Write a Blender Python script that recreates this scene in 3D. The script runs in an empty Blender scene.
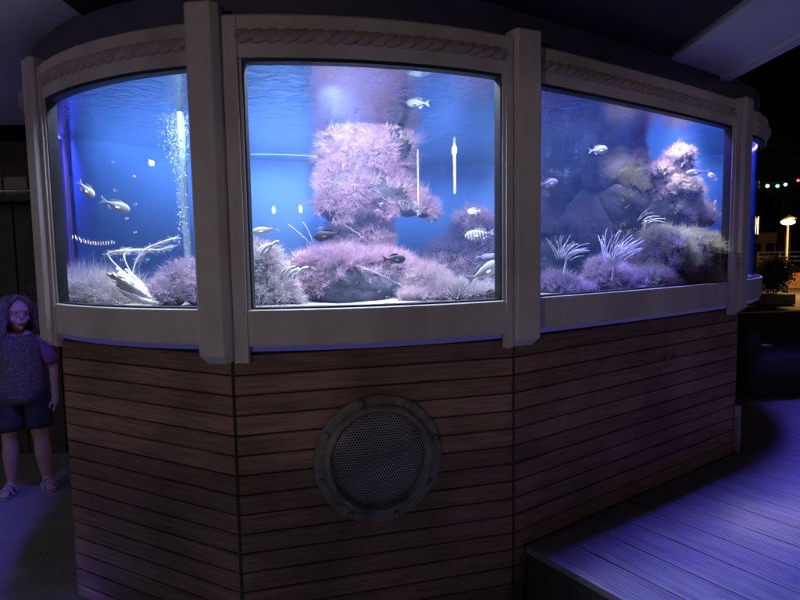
import bpy, bmesh, math, random
import numpy as np
from mathutils import Vector, Matrix, noise

random.seed(7)
RNG = np.random.default_rng(11)
R = math.radians
S = bpy.context.scene
COL = S.collection
EYE = 1.6                      # camera height above the floor

# ------------------------------------------------------------------ camera
F_PX, PITCH, ROLL = 562.3, 0.0822, -0.0166
cam_d = bpy.data.cameras.new('camera')
cam_d.sensor_width = 36.0
cam_d.lens = 36.0 * F_PX / 800.0
cam_d.clip_start = 0.05
cam_d.clip_end = 800
cam = bpy.data.objects.new('camera', cam_d)
COL.objects.link(cam)
_r = Vector((1, 0, 0)); _d = Vector((0, -math.sin(PITCH), -math.cos(PITCH)))
_c, _s = math.cos(ROLL), math.sin(ROLL)
_x = _c * _r - _s * _d
_y = -(_s * _r + _c * _d)
_z = -Vector((0, math.cos(PITCH), -math.sin(PITCH)))
cam.matrix_world = Matrix(((_x.x, _y.x, _z.x, 0), (_x.y, _y.y, _z.y, 0), (_x.z, _y.z, _z.z, EYE), (0, 0, 0, 1)))
S.camera = cam


def ray(px, py):
    X, Y = px - 400.0, py - 300.0
    X, Y = _c * X + _s * Y, -_s * X + _c * Y
    a, b = X / F_PX, -Y / F_PX
    return Vector((a, math.cos(PITCH) + b * math.sin(PITCH), -math.sin(PITCH) + b * math.cos(PITCH)))


def at(px, py, y):
    """point at distance y in front of the camera, seen at that place of the 800x600 photo"""
    d = ray(px, py)
    p = d * (y / d.y)
    return Vector((p.x, p.y, p.z + EYE))


# ------------------------------------------------------------------ materials
def new_mat(name):
    m = bpy.data.materials.new(name)
    m.use_nodes = True
    nt = m.node_tree
    nt.nodes.clear()
    out = nt.nodes.new('ShaderNodeOutputMaterial')
    return m, nt, out


def L(nt, a, b):
    nt.links.new(a, b)


def nd(nt, t, **kw):
    n = nt.nodes.new(t)
    for k, v in kw.items():
        if k in n.inputs.keys():
            n.inputs[k].default_value = v
        else:
            setattr(n, k, v)
    return n


def ramp(nt, fac, stops):
    n = nt.nodes.new('ShaderNodeValToRGB')
    cr = n.color_ramp
    while len(cr.elements) < len(stops):
        cr.elements.new(0.5)
    for e, (p, c) in zip(cr.elements, stops):
        e.position = p
        e.color = (*c, 1) if len(c) == 3 else c
    L(nt, fac, n.inputs['Fac'])
    return n.outputs['Color']


def mat(name, c1, c2=None, scale=8.0, rough=0.6, bump=0.15, bscale=None, metallic=0.0, stretch=None, coat=0.0, spec=0.5,
        detail=6.0, translucent=0.0, c3=None):
    """two or three colours mixed by object-space noise, with a noise bump"""
    m, nt, out = new_mat(name)
    b = nd(nt, 'ShaderNodeBsdfPrincipled')
    tc = nd(nt, 'ShaderNodeTexCoord')
    src = tc.outputs['Object']
    if stretch:
        mp = nd(nt, 'ShaderNodeMapping')
        mp.inputs['Scale'].default_value = stretch
        L(nt, src, mp.inputs['Vector'])
        src = mp.outputs['Vector']
    n = nd(nt, 'ShaderNodeTexNoise', Scale=scale, Detail=detail, Roughness=0.6)
    L(nt, src, n.inputs['Vector'])
    c2 = c2 or tuple(x * 0.7 for x in c1)
    stops = [(0.32, c2), (0.66, c1)] if c3 is None else [(0.3, c2), (0.5, c1), (0.68, c3)]
    col = ramp(nt, n.outputs['Fac'], stops)
    L(nt, col, b.inputs['Base Color'])
    b.inputs['Roughness'].default_value = rough
    b.inputs['Metallic'].default_value = metallic
    b.inputs['Specular IOR Level'].default_value = spec
    if coat:
        b.inputs['Coat Weight'].default_value = coat
    if bump:
        n2 = nd(nt, 'ShaderNodeTexNoise', Scale=bscale or scale * 4, Detail=6.0)
        L(nt, src, n2.inputs['Vector'])
        bp = nd(nt, 'ShaderNodeBump', Strength=bump, Distance=0.02)
        L(nt, n2.outputs['Fac'], bp.inputs['Height'])
        L(nt, bp.outputs['Normal'], b.inputs['Normal'])
    sh = b.outputs['BSDF']
    if translucent:
        t = nd(nt, 'ShaderNodeBsdfTranslucent')
        L(nt, col, t.inputs['Color'])
        mx = nd(nt, 'ShaderNodeMixShader', Fac=translucent)
        L(nt, sh, mx.inputs[1]); L(nt, t.outputs['BSDF'], mx.inputs[2])
        sh = mx.outputs['Shader']
    L(nt, sh, out.inputs['Surface'])
    return m


def emit(name, color, strength):
    m, nt, out = new_mat(name)
    e = nd(nt, 'ShaderNodeEmission')
    e.inputs['Color'].default_value = (*color, 1)
    e.inputs['Strength'].default_value = strength
    L(nt, e.outputs['Emission'], out.inputs['Surface'])
    return m


def wood_mat(name, seed, c1, c2, pitch=0.077, phase=0.0):
    """teak boards: the tone changes from board to board, grain runs along them"""
    m, nt, out = new_mat(name)
    b = nd(nt, 'ShaderNodeBsdfPrincipled', Roughness=0.78)
    b.inputs['Specular IOR Level'].default_value = 0.2
    tc = nd(nt, 'ShaderNodeTexCoord')
    sep = nd(nt, 'ShaderNodeSeparateXYZ')
    L(nt, tc.outputs['Object'], sep.inputs[0])
    a = nd(nt, 'ShaderNodeMath', operation='ADD'); a.inputs[1].default_value = phase
    L(nt, sep.outputs['Z'], a.inputs[0])
    dv = nd(nt, 'ShaderNodeMath', operation='DIVIDE'); dv.inputs[1].default_value = pitch
    L(nt, a.outputs[0], dv.inputs[0])
    fl = nd(nt, 'ShaderNodeMath', operation='FLOOR')
    L(nt, dv.outputs[0], fl.inputs[0])
    ad = nd(nt, 'ShaderNodeMath', operation='ADD'); ad.inputs[1].default_value = seed
    L(nt, fl.outputs[0], ad.inputs[0])
    wn = nd(nt, 'ShaderNodeTexWhiteNoise', noise_dimensions='1D')
    L(nt, ad.outputs[0], wn.inputs['W'])
    mp = nd(nt, 'ShaderNodeMapping')
    mp.inputs['Scale'].default_value = (2.2, 2.2, 45)
    L(nt, tc.outputs['Object'], mp.inputs['Vector'])
    of = nd(nt, 'ShaderNodeVectorMath', operation='ADD')
    L(nt, mp.outputs['Vector'], of.inputs[0]); L(nt, wn.outputs['Color'], of.inputs[1])
    n = nd(nt, 'ShaderNodeTexNoise', Scale=2.2, Detail=8.0, Roughness=0.65, Distortion=0.3)
    L(nt, of.outputs[0], n.inputs['Vector'])
    n2 = nd(nt, 'ShaderNodeTexNoise', Scale=2.6, Detail=4.0)
    L(nt, tc.outputs['Object'], n2.inputs['Vector'])
    col = ramp(nt, n.outputs['Fac'], [(0.3, c2), (0.7, c1)])
    mr = nd(nt, 'ShaderNodeMapRange'); mr.inputs['To Min'].default_value = 0.76; mr.inputs['To Max'].default_value = 1.16
    L(nt, wn.outputs['Value'], mr.inputs['Value'])
    mr2 = nd(nt, 'ShaderNodeMapRange'); mr2.inputs['From Min'].default_value = 0.3; mr2.inputs['From Max'].default_value = 0.7
    mr2.inputs['To Min'].default_value = 0.62; mr2.inputs['To Max'].default_value = 1.2
    L(nt, n2.outputs['Fac'], mr2.inputs['Value'])
    mu = nd(nt, 'ShaderNodeMath', operation='MULTIPLY')
    L(nt, mr.outputs[0], mu.inputs[0]); L(nt, mr2.outputs[0], mu.inputs[1])
    vm = nd(nt, 'ShaderNodeVectorMath', operation='SCALE')
    L(nt, col, vm.inputs[0]); L(nt, mu.outputs[0], vm.inputs['Scale'])
    L(nt, vm.outputs[0], b.inputs['Base Color'])
    bp = nd(nt, 'ShaderNodeBump', Strength=0.5, Distance=0.004)
    L(nt, n.outputs['Fac'], bp.inputs['Height'])
    L(nt, bp.outputs['Normal'], b.inputs['Normal'])
    L(nt, b.outputs['BSDF'], out.inputs['Surface'])
    return m


def grille_mat():
    """perforated sheet: hexagonal grid of small dark holes"""
    m, nt, out = new_mat('perforated_metal')
    b = nd(nt, 'ShaderNodeBsdfPrincipled', Roughness=0.5, Metallic=0.6)
    tc = nd(nt, 'ShaderNodeTexCoord')
    px = 0.0115

    def grid(ox, oy):
        mp = nd(nt, 'ShaderNodeMapping')
        mp.inputs['Scale'].default_value = (1 / px, 1 / (px * 1.732), 0)
        mp.inputs['Location'].default_value = (ox, oy, 0)
        L(nt, tc.outputs['Object'], mp.inputs['Vector'])
        fr = nd(nt, 'ShaderNodeVectorMath', operation='FRACTION')
        L(nt, mp.outputs['Vector'], fr.inputs[0])
        sb = nd(nt, 'ShaderNodeVectorMath', operation='SUBTRACT'); sb.inputs[1].default_value = (0.5, 0.5, 0)
        L(nt, fr.outputs[0], sb.inputs[0])
        ml = nd(nt, 'ShaderNodeVectorMath', operation='MULTIPLY'); ml.inputs[1].default_value = (1, 1.732, 0)
        L(nt, sb.outputs[0], ml.inputs[0])
        ln = nd(nt, 'ShaderNodeVectorMath', operation='LENGTH')
        L(nt, ml.outputs[0], ln.inputs[0])
        return ln.outputs['Value']
    mn = nd(nt, 'ShaderNodeMath', operation='MINIMUM')
    L(nt, grid(0, 0), mn.inputs[0]); L(nt, grid(0.5, 0.5), mn.inputs[1])
    n = nd(nt, 'ShaderNodeTexNoise', Scale=9.0, Detail=5.0)
    L(nt, tc.outputs['Object'], n.inputs['Vector'])
    base = ramp(nt, n.outputs['Fac'], [(0.3, (0.2, 0.19, 0.205)), (0.7, (0.36, 0.34, 0.37))])
    hole = ramp(nt, mn.outputs[0], [(0.27, (0.004, 0.004, 0.005)), (0.36, (1, 1, 1))])
    mx = nd(nt, 'ShaderNodeVectorMath', operation='MULTIPLY')
    L(nt, base, mx.inputs[0]); L(nt, hole, mx.inputs[1])
    L(nt, mx.outputs[0], b.inputs['Base Color'])
    bp = nd(nt, 'ShaderNodeBump', Strength=0.6, Distance=0.003)
    L(nt, hole, bp.inputs['Height'])
    L(nt, bp.outputs['Normal'], b.inputs['Normal'])
    L(nt, b.outputs['BSDF'], out.inputs['Surface'])
    return m


def glass_mat():
    m, nt, out = new_mat('tank_glass')
    lw = nd(nt, 'ShaderNodeLayerWeight', Blend=0.5)      # Schlick: the same from both faces of the sheet
    pw = nd(nt, 'ShaderNodeMath', operation='POWER'); pw.inputs[1].default_value = 5.0
    L(nt, lw.outputs['Facing'], pw.inputs[0])
    fr = nd(nt, 'ShaderNodeMath', operation='MULTIPLY_ADD'); fr.inputs[1].default_value = 0.95; fr.inputs[2].default_value = 0.04
    L(nt, pw.outputs[0], fr.inputs[0])
    tr = nd(nt, 'ShaderNodeBsdfTransparent')
    tr.inputs['Color'].default_value = (0.95, 0.97, 0.98, 1)
    gl = nd(nt, 'ShaderNodeBsdfGlossy', Roughness=0.0)
    mx = nd(nt, 'ShaderNodeMixShader')
    L(nt, fr.outputs[0], mx.inputs['Fac']); L(nt, tr.outputs['BSDF'], mx.inputs[1]); L(nt, gl.outputs['BSDF'], mx.inputs[2])
    L(nt, mx.outputs['Shader'], out.inputs['Surface'])
    return m


WATER_VOL = dict(density=0.11, color=(0.2, 0.38, 0.95), absorb=(0.2, 0.45, 0.95))


def water_mats():
    res = []
    for top in (False, True):
        m, nt, out = new_mat('water_top' if top else 'water_side')
        tr = nd(nt, 'ShaderNodeBsdfTransparent')
        if top:
            tc = nd(nt, 'ShaderNodeTexCoord')
            mp = nd(nt, 'ShaderNodeMapping'); mp.inputs['Scale'].default_value = (1.0, 1.0, 1.0)
            L(nt, tc.outputs['Object'], mp.inputs['Vector'])
            n = nd(nt, 'ShaderNodeTexNoise', Scale=15.0, Detail=4.0, Distortion=0.8)
            L(nt, mp.outputs['Vector'], n.inputs['Vector'])
            bp = nd(nt, 'ShaderNodeBump', Strength=0.42, Distance=0.012)
            L(nt, n.outputs['Fac'], bp.inputs['Height'])
            lw = nd(nt, 'ShaderNodeLayerWeight', Blend=0.5)
            L(nt, bp.outputs['Normal'], lw.inputs['Normal'])
            mr = nd(nt, 'ShaderNodeMapRange')
            mr.inputs['From Min'].default_value = 0.46; mr.inputs['From Max'].default_value = 0.63
            mr.inputs['To Max'].default_value = 0.98
            L(nt, lw.outputs['Facing'], mr.inputs['Value'])
            gl = nd(nt, 'ShaderNodeBsdfGlossy', Roughness=0.03)
            L(nt, bp.outputs['Normal'], gl.inputs['Normal'])
            mx = nd(nt, 'ShaderNodeMixShader')
            L(nt, mr.outputs[0], mx.inputs['Fac']); L(nt, tr.outputs['BSDF'], mx.inputs[1]); L(nt, gl.outputs['BSDF'], mx.inputs[2])
            L(nt, mx.outputs['Shader'], out.inputs['Surface'])
        else:
            L(nt, tr.outputs['BSDF'], out.inputs['Surface'])
        sc = nd(nt, 'ShaderNodeVolumeScatter', Density=WATER_VOL['density'], Anisotropy=0.1)
        sc.inputs['Color'].default_value = (*WATER_VOL['color'], 1)
        L(nt, sc.outputs['Volume'], out.inputs['Volume'])
        res.append(m)
    return res


M = {
    'paint': mat('white_paint', (0.56, 0.52, 0.53), (0.4, 0.365, 0.37), c3=(0.63, 0.595, 0.6), scale=3.2, detail=9.0, rough=0.5, bump=0.12, bscale=70, stretch=(1, 1, 0.45)),
    'rope': mat('painted_rope', (0.46, 0.385, 0.39), (0.34, 0.275, 0.28), scale=30, rough=0.75, bump=0.35, bscale=160),
    'seal': mat('black_seal', (0.012, 0.012, 0.014), scale=10, rough=0.5, bump=0),
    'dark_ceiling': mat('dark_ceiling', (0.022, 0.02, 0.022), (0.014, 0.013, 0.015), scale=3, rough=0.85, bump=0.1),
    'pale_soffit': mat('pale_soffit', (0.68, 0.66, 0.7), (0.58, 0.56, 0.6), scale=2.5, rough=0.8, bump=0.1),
    'hood': mat('hood_paint', (0.085, 0.08, 0.17), (0.065, 0.06, 0.135), scale=4, rough=0.7),
    'bronze': mat('weathered_bronze', (0.27, 0.245, 0.235), (0.09, 0.08, 0.075), scale=9, rough=0.55, bump=0.5, bscale=45, metallic=0.35),
    'screw': mat('old_screw', (0.1, 0.075, 0.06), (0.05, 0.04, 0.035), scale=40, rough=0.5, metallic=0.5, bump=0.1),
    'trim': mat('grey_trim', (0.4, 0.36, 0.4), (0.27, 0.24, 0.28), scale=12, rough=0.5),
    'backdrop': mat('blue_backdrop', (0.13, 0.32, 0.72), (0.11, 0.28, 0.66), scale=1.6, rough=0.7, bump=0.05),  # blue put in for the glow scattered by the water
    'sand': mat('pale_sand', (0.3, 0.29, 0.28), (0.17, 0.165, 0.165), scale=22, rough=0.9, bump=0.7, bscale=90),
    'rock': mat('reef_rock', (0.085, 0.085, 0.11), (0.035, 0.036, 0.05), scale=7, rough=0.9, bump=0.9, bscale=22),
    'pink_algae': mat('pink_algae', (0.5, 0.35, 0.45), (0.32, 0.23, 0.36), c3=(0.68, 0.52, 0.58), scale=6, rough=0.9, bump=0, translucent=0.35),
    'mauve_algae': mat('mauve_algae', (0.45, 0.36, 0.5), (0.28, 0.25, 0.4), c3=(0.62, 0.5, 0.6), scale=5, rough=0.9, bump=0, translucent=0.35),
    'white_algae': mat('white_algae', (0.62, 0.58, 0.6), (0.4, 0.4, 0.42), c3=(0.72, 0.55, 0.62), scale=5, rough=0.9, bump=0, translucent=0.3),
    'green_algae': mat('green_algae', (0.34, 0.42, 0.2), (0.52, 0.46, 0.42), c3=(0.45, 0.26, 0.36), scale=4.2, rough=0.9, bump=0, translucent=0.3),
    'coral': mat('white_coral', (0.85, 0.83, 0.84), (0.62, 0.6, 0.66), scale=25, rough=0.8, bump=0.5),
    'plant': mat('green_water_plant', (0.14, 0.34, 0.08), (0.08, 0.2, 0.05), scale=9, rough=0.7, translucent=0.3),
    'thread': mat('pale_thread', (0.75, 0.75, 0.8), scale=20, rough=0.7, bump=0),
    'urchin': mat('black_urchin', (0.015, 0.012, 0.02), scale=20, rough=0.4, bump=0),
    'tube': mat('pale_blue_pipe', (0.5, 0.72, 0.85), (0.4, 0.64, 0.8), scale=6, rough=0.35),
    'asphalt': mat('asphalt', (0.15, 0.135, 0.12), (0.1, 0.092, 0.085), scale=9, rough=0.85, bump=0.4, bscale=80),
    'concrete': mat('pavement_concrete', (0.3, 0.29, 0.29), (0.22, 0.215, 0.22), scale=6, rough=0.85, bump=0.3, bscale=60),
    'dark_wood': mat('dark_board', (0.05, 0.042, 0.038), (0.028, 0.024, 0.023), scale=3, rough=0.7, stretch=(10, 10, 1)),
    'dark_fabric': mat('dark_fabric', (0.01, 0.01, 0.01), (0.006, 0.006, 0.006), scale=6, rough=0.9, bump=0.3, bscale=120),
    'grey_fabric': mat('grey_fabric', (0.022, 0.021, 0.022), (0.015, 0.015, 0.016), scale=6, rough=0.9, bump=0.3, bscale=120),
    'steel': mat('pale_steel', (0.55, 0.55, 0.56), scale=10, rough=0.35, metallic=0.7, bump=0),
    'iron': mat('dark_iron', (0.03, 0.03, 0.032), scale=10, rough=0.5, bump=0),
    'bark': mat('bark', (0.07, 0.05, 0.035), scale=9, rough=0.9, bump=0.6),
    'leaf': mat('leaf', (0.05, 0.085, 0.03), (0.03, 0.05, 0.02), scale=3, rough=0.7, bump=0, translucent=0.2),
    'plaster': mat('plaster', (0.5, 0.46, 0.42), (0.42, 0.38, 0.35), scale=4, rough=0.85),
    'warm_wall': mat('ochre_wall', (0.5, 0.3, 0.16), (0.42, 0.24, 0.13), scale=5, rough=0.8),
    'skin': mat('skin', (0.5, 0.33, 0.27), (0.46, 0.29, 0.24), scale=14, rough=0.55, bump=0.03),
    'hair': mat('brown_hair', (0.2, 0.15, 0.125), (0.07, 0.05, 0.045), scale=30, rough=0.5, bump=0.5, bscale=90, stretch=(1, 1, 0.12)),
    'bow': mat('beige_headband', (0.2, 0.17, 0.17), (0.13, 0.11, 0.12), scale=40, rough=0.9, bump=0.4),
    'shirt': mat('speckled_top', (0.1, 0.08, 0.08), (0.04, 0.035, 0.04), c3=(0.2, 0.17, 0.16), scale=75, rough=0.9, bump=0.3),
    'purple': mat('purple_cloth', (0.3, 0.14, 0.42), (0.22, 0.1, 0.33), scale=25, rough=0.9),
    'shorts': mat('dark_shorts', (0.045, 0.045, 0.055), (0.025, 0.025, 0.03), scale=15, rough=0.9, bump=0.3),
    'sandal': mat('grey_sandal', (0.42, 0.38, 0.4), (0.3, 0.27, 0.3), scale=20, rough=0.7),
    'eye_white': mat('eye_white', (0.75, 0.74, 0.72), scale=5, rough=0.2, bump=0),
    'pupil': mat('pupil', (0.01, 0.01, 0.01), scale=5, rough=0.1, bump=0),
    'lip': mat('lip', (0.34, 0.14, 0.13), scale=15, rough=0.5, bump=0),
    'grille': grille_mat(),
    'glass': glass_mat(),
    'wood_a': wood_mat('teak_boards', 3, (0.34, 0.212, 0.172), (0.145, 0.086, 0.071)),
    'bubble': mat('bubble_white', (0.75, 0.82, 0.85), scale=5, rough=0.1, bump=0, spec=1.0),
}
M['led'] = emit('blue_led', (0.26, 0.22, 0.9), 0.12)
M['water_side'], M['water_top'] = water_mats()


# ------------------------------------------------------------------ object helpers
def mesh_obj(name, verts, faces, material=None, parent=None, smooth=False, mats=None, mat_idx=None):
    me = bpy.data.meshes.new(name)
    me.from_pydata([tuple(v) for v in verts], [], [tuple(f) for f in faces])
    for m in (mats or ([material] if material else [])):
        me.materials.append(m)
    if mat_idx is not None:
        me.polygons.foreach_set('material_index', mat_idx)
    if smooth:
        me.polygons.foreach_set('use_smooth', [True] * len(me.polygons))
    me.update()
    o = bpy.data.objects.new(name, me)
    COL.objects.link(o)
    if parent:
        o.parent = parent
        o.matrix_parent_inverse = parent.matrix_world.inverted()
    return o


def tag(o, label=None, cat=None, group=None, kind=None):
    if label: o['label'] = label
    if cat: o['category'] = cat
    if group: o['group'] = group
    if kind: o['kind'] = kind
    return o


def empty(name, loc):
    o = bpy.data.objects.new(name, None)
    COL.objects.link(o)
    o.location = loc
    o.matrix_world = Matrix.Translation(Vector(loc))
    return o


class MB:
    """collects shapes and links them as one mesh"""
    def __init__(self):
        self.v, self.f = [], []

    def add(self, verts, faces):
        k = len(self.v)
        self.v += [Vector(p) for p in verts]
        self.f += [tuple(i + k for i in f) for f in faces]
        return self

    def box(self, c, size, rz=0.0, bevel=0.0, M4=None):
        x, y, z = [s / 2 for s in size]
        bm = bmesh.new()
        bmesh.ops.create_cube(bm, size=1.0)
        for q in bm.verts:
            q.co = Vector((q.co.x * 2 * x, q.co.y * 2 * y, q.co.z * 2 * z))
        if bevel:
            bmesh.ops.bevel(bm, geom=bm.edges[:], offset=bevel, segments=2, affect='EDGES', profile=0.6)
        mt = Matrix.Translation(Vector(c)) @ (M4 if M4 is not None else Matrix.Rotation(rz, 4, 'Z'))
        bm.verts.index_update()
        self.add([mt @ q.co for q in bm.verts], [[q.index for q in f.verts] for f in bm.faces])
        bm.free()
        return self

    def tube(self, pts, rad, n=10, caps=True):
        pts = [Vector(p) for p in pts]
        rads = rad if isinstance(rad, (list, tuple)) else [rad] * len(pts)
        rings = []
        up = None
        for i, p in enumerate(pts):
            t = (pts[min(i + 1, len(pts) - 1)] - pts[max(i - 1, 0)])
            if t.length < 1e-9: t = Vector((0, 0, 1))
            t.normalize()
            if up is None:
                up = Vector((0, 0, 1)) if abs(t.z) < 0.9 else Vector((1, 0, 0))
            a = t.cross(up)
            if a.length < 1e-6: a = t.orthogonal()
            a.normalize()
            b = a.cross(t); up = b
            rings.append([p + (a * math.cos(2 * math.pi * k / n) + b * math.sin(2 * math.pi * k / n)) * rads[i] for k in range(n)])
        vs = [q for r_ in rings for q in r_]
        fs = []
        for i in range(len(pts) - 1):
            for k in range(n):
                fs.append((i * n + k, i * n + (k + 1) % n, (i + 1) * n + (k + 1) % n, (i + 1) * n + k))
        if caps:
            fs.append(tuple(range(n - 1, -1, -1)))
            fs.append(tuple((len(pts) - 1) * n + k for k in range(n)))
        return self.add(vs, fs)

    def capsule(self, a, b, ra, rb, n=12):
        """tapered limb with round ends"""
        a, b = Vector(a), Vector(b)
        d = (b - a).normalized()
        pts, rads = [], []
        for k in range(4):
            th = math.pi / 2 * (1 - k / 4.0)
            pts.append(a - d * ra * math.sin(th)); rads.append(max(ra * math.cos(th), 0.0005))
        for k in range(5):
            pts.append(a.lerp(b, k / 4.0)); rads.append(ra + (rb - ra) * k / 4.0)
        for k in range(1, 5):
            th = math.pi / 2 * k / 4.0
            pts.append(b + d * rb * math.sin(th)); rads.append(max(rb * math.cos(th), 0.0005))
        return self.tube(pts, rads, n)

    def ball(self, c, r, seg=16, rings=10, M4=None):
        r = Vector(r) if not isinstance(r, (int, float)) else Vector((r, r, r))
        vs, fs = [], []
        for i in range(rings + 1):
            th = math.pi * i / rings
            for k in range(seg):
                ph = 2 * math.pi * k / seg
                q = Vector((r.x * math.sin(th) * math.cos(ph), r.y * math.sin(th) * math.sin(ph), r.z * math.cos(th)))
                vs.append(Vector(c) + ((M4.to_3x3() @ q) if M4 is not None else q))
        for i in range(rings):
            for k in range(seg):
                fs.append((i * seg + k, (i + 1) * seg + k, (i + 1) * seg + (k + 1) % seg, i * seg + (k + 1) % seg))
        return self.add(vs, fs)

    def rings(self, rs, closed=True, caps=True):
        """skin a list of equally long rings"""
        n = len(rs[0])
        vs = [q for r_ in rs for q in r_]
        fs = []
        for i in range(len(rs) - 1):
            for k in range(n if closed else n - 1):
                fs.append((i * n + k, i * n + (k + 1) % n, (i + 1) * n + (k + 1) % n, (i + 1) * n + k))
        if caps:
            fs.append(tuple(range(n - 1, -1, -1)))
            fs.append(tuple((len(rs) - 1) * n + k for k in range(n)))
        return self.add(vs, fs)

    def build(self, name, material, parent=None, smooth=False):
        me = mesh_obj(name, self.v, self.f, material, parent, smooth)
        bm = bmesh.new(); bm.from_mesh(me.data)
        bmesh.ops.remove_doubles(bm, verts=bm.verts[:], dist=1e-5)
        bmesh.ops.recalc_face_normals(bm, faces=bm.faces[:])
        bm.to_mesh(me.data); bm.free()
        return me


def smooth_by_angle(o, ang=35):
    me = o.data
    me.polygons.foreach_set('use_smooth', [True] * len(me.polygons))
    try:
        me.set_sharp_from_angle(angle=R(ang))
    except Exception:
        pass
    return o


# ------------------------------------------------------------------ the tank in plan
class Pane:
    """one bowed side of the tank, from A to B (left to right seen from outside)"""
    def __init__(self, A, B, sag):
        self.A, self.B, self.sag = Vector(A), Vector(B), sag
        self.len = (self.B - self.A).length
        self.u = (self.B - self.A) / self.len
        self.n = Vector((self.u.y, -self.u.x))

    def p(self, t, off=0.0):
        q = self.A + (self.B - self.A) * t + self.n * (self.sag * (1 - (2 * t - 1) ** 2))
        tan = (self.u * self.len + self.n * self.sag * (-4 * (2 * t - 1))).normalized()
        return q + Vector((tan.y, -tan.x)) * off

    def sweep(self, profile, t0, t1, n=28):
        mb = MB()
        rs = []
        for i in range(n + 1):
            t = t0 + (t1 - t0) * i / n
            ring = []
            for off, z in profile:
                q = self.p(t, off)
                ring.append(Vector((q.x, q.y, EYE + z)))
            rs.append(ring)
        return mb.rings(rs)


P_LEFT = Pane((-1.544, 2.522), (-0.763, 2.126), 0.058)
P_FRONT = Pane((-0.55, 2.058), (0.421, 2.287), 0.06)
P_RIGHT = Pane((0.604, 2.416), (1.94, 3.308), 0.019)
P_END = Pane((2.205, 3.56), (2.70, 4.38), 0.09)
P_SIDE = Pane((-2.04, 3.42), (-1.70, 2.66), 0.06)
WB, WT = -0.197, 0.703           # window opening, heights from the eye
F_TOP, F_BOT = 0.852, -0.335
P_TOP, P_BOT = 0.885, -0.398
CEIL = 0.985
WATER_Z = 0.715
DECK = -1.285

aquarium = empty('aquarium', (0.3, 3.2, 0))
tag(aquarium, 'big lit aquarium with white window frames and rope trim on a teak boarded base', 'aquarium')


def window_unit(P, tl, tr, stile_l, stile_r, rope=(0.0, 1.0)):
    """frame with head, sill, stiles and lip; rope as its sub-part; then the pane"""
    mb = MB()
    D = -0.05
    mb.v, mb.f = [], []
    top = P.sweep([(0, WT), (0.004, WT + 0.05), (0.004, F_TOP - 0.008), (-0.004, F_TOP), (D - 0.05, F_TOP), (D - 0.05, F_TOP - 0.02), (D, F_TOP - 0.02), (D, WT)], tl, tr)
    bot = P.sweep([(D, F_BOT), (-0.004, F_BOT), (0.002, F_BOT + 0.008), (0.002, WB - 0.004), (-0.004, WB), (D, WB)], tl, tr)
    lip = P.sweep([(D + 0.02, F_BOT - 0.022), (-0.05, F_BOT - 0.022), (-0.022, F_BOT - 0.001), (D + 0.02, F_BOT - 0.001)], tl, tr)
    mb.add(top.v, top.f).add(bot.v, bot.f).add(lip.v, lip.f)
    for a, b in (stile_l, stile_r):
        s = P.sweep([(D + 0.002, WB + 0.0005), (-0.003, WB + 0.0005), (-0.003, WT - 0.0005), (D + 0.002, WT - 0.0005)], a, b, 4)
        mb.add(s.v, s.f)
    fr = mb.build('window_frame', M['paint'], aquarium)
    smooth_by_angle(fr, 25)
    led = P.sweep([(-0.034, F_BOT - 0.019), (-0.012, F_BOT - 0.019), (-0.012, F_BOT - 0.003), (-0.034, F_BOT - 0.003)], stile_l[1], stile_r[0])
    led.build('led_strip', M['led'], fr)
    # rope moulding: three twisted strands, half sunk in the head
    n, seg = 520, 36
    r0, zc, off = 0.0275, 0.774, -0.004
    rs = []
    for i in range(n + 1):
        t = rope[0] + (rope[1] - rope[0]) * i / n
        s = (rope[1] - rope[0]) * P.len * i / n
        q = P.p(t, off)
        nn = (P.p(t, off + 0.1) - q) / 0.1
        end = min(1.0, min(i, n - i) / 6.0)
        k = math.sqrt(1 - (1 - end) ** 2) if end < 1 else 1
        ring = []
        for j in range(seg):
            th = 2 * math.pi * j / seg
            lob = ((1.5 * (th - 39.5 * s) + math.pi / 2) % math.pi) / (math.pi / 2) - 1
            rr = r0 * (0.56 + 0.46 * math.sqrt(max(0.0, 1 - lob * lob))) * max(k, 0.05)
            ring.append(Vector((q.x + nn.x * rr * math.cos(th), q.y + nn.y * rr * math.cos(th), EYE + zc + rr * math.sin(th))))
        rs.append(ring)
    MB().rings(rs).build('rope_moulding', M['rope'], fr, smooth=True)
    # dark seal round the pane, and the pane itself
    g = 0.012
    sl = MB()
    for prof, a, b, k in (([(-0.052, WT - g), (-0.008, WT - g), (-0.008, WT + 0.002), (-0.052, WT + 0.002)], stile_l[1], stile_r[0], 28),
                          ([(-0.05, WB - 0.002), (-0.008, WB - 0.002), (-0.008, WB + 0.006), (-0.05, WB + 0.006)], stile_l[1], stile_r[0], 28)):
        s = P.sweep(prof, a, b, k); sl.add(s.v, s.f)
    for a, b in ((stile_l[1] - 0.002, stile_l[1] + 0.006 / P.len), (stile_r[0] - 0.006 / P.len, stile_r[0] + 0.002)):
        s = P.sweep([(-0.049, WB + 0.006), (-0.009, WB + 0.006), (-0.009, WT - g), (-0.049, WT - g)], a, b, 2); sl.add(s.v, s.f)
    sl.build('seal', M['seal'], fr)
    pane = P.sweep([(-0.045, WB - 0.01), (-0.033, WB - 0.01), (-0.033, WT + 0.01), (-0.045, WT + 0.01)], stile_l[1] - 0.004, stile_r[0] + 0.004, 40)
    po = pane.build('glass_pane', M['glass'], aquarium)
    smooth_by_angle(po, 30)
    return fr


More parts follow.
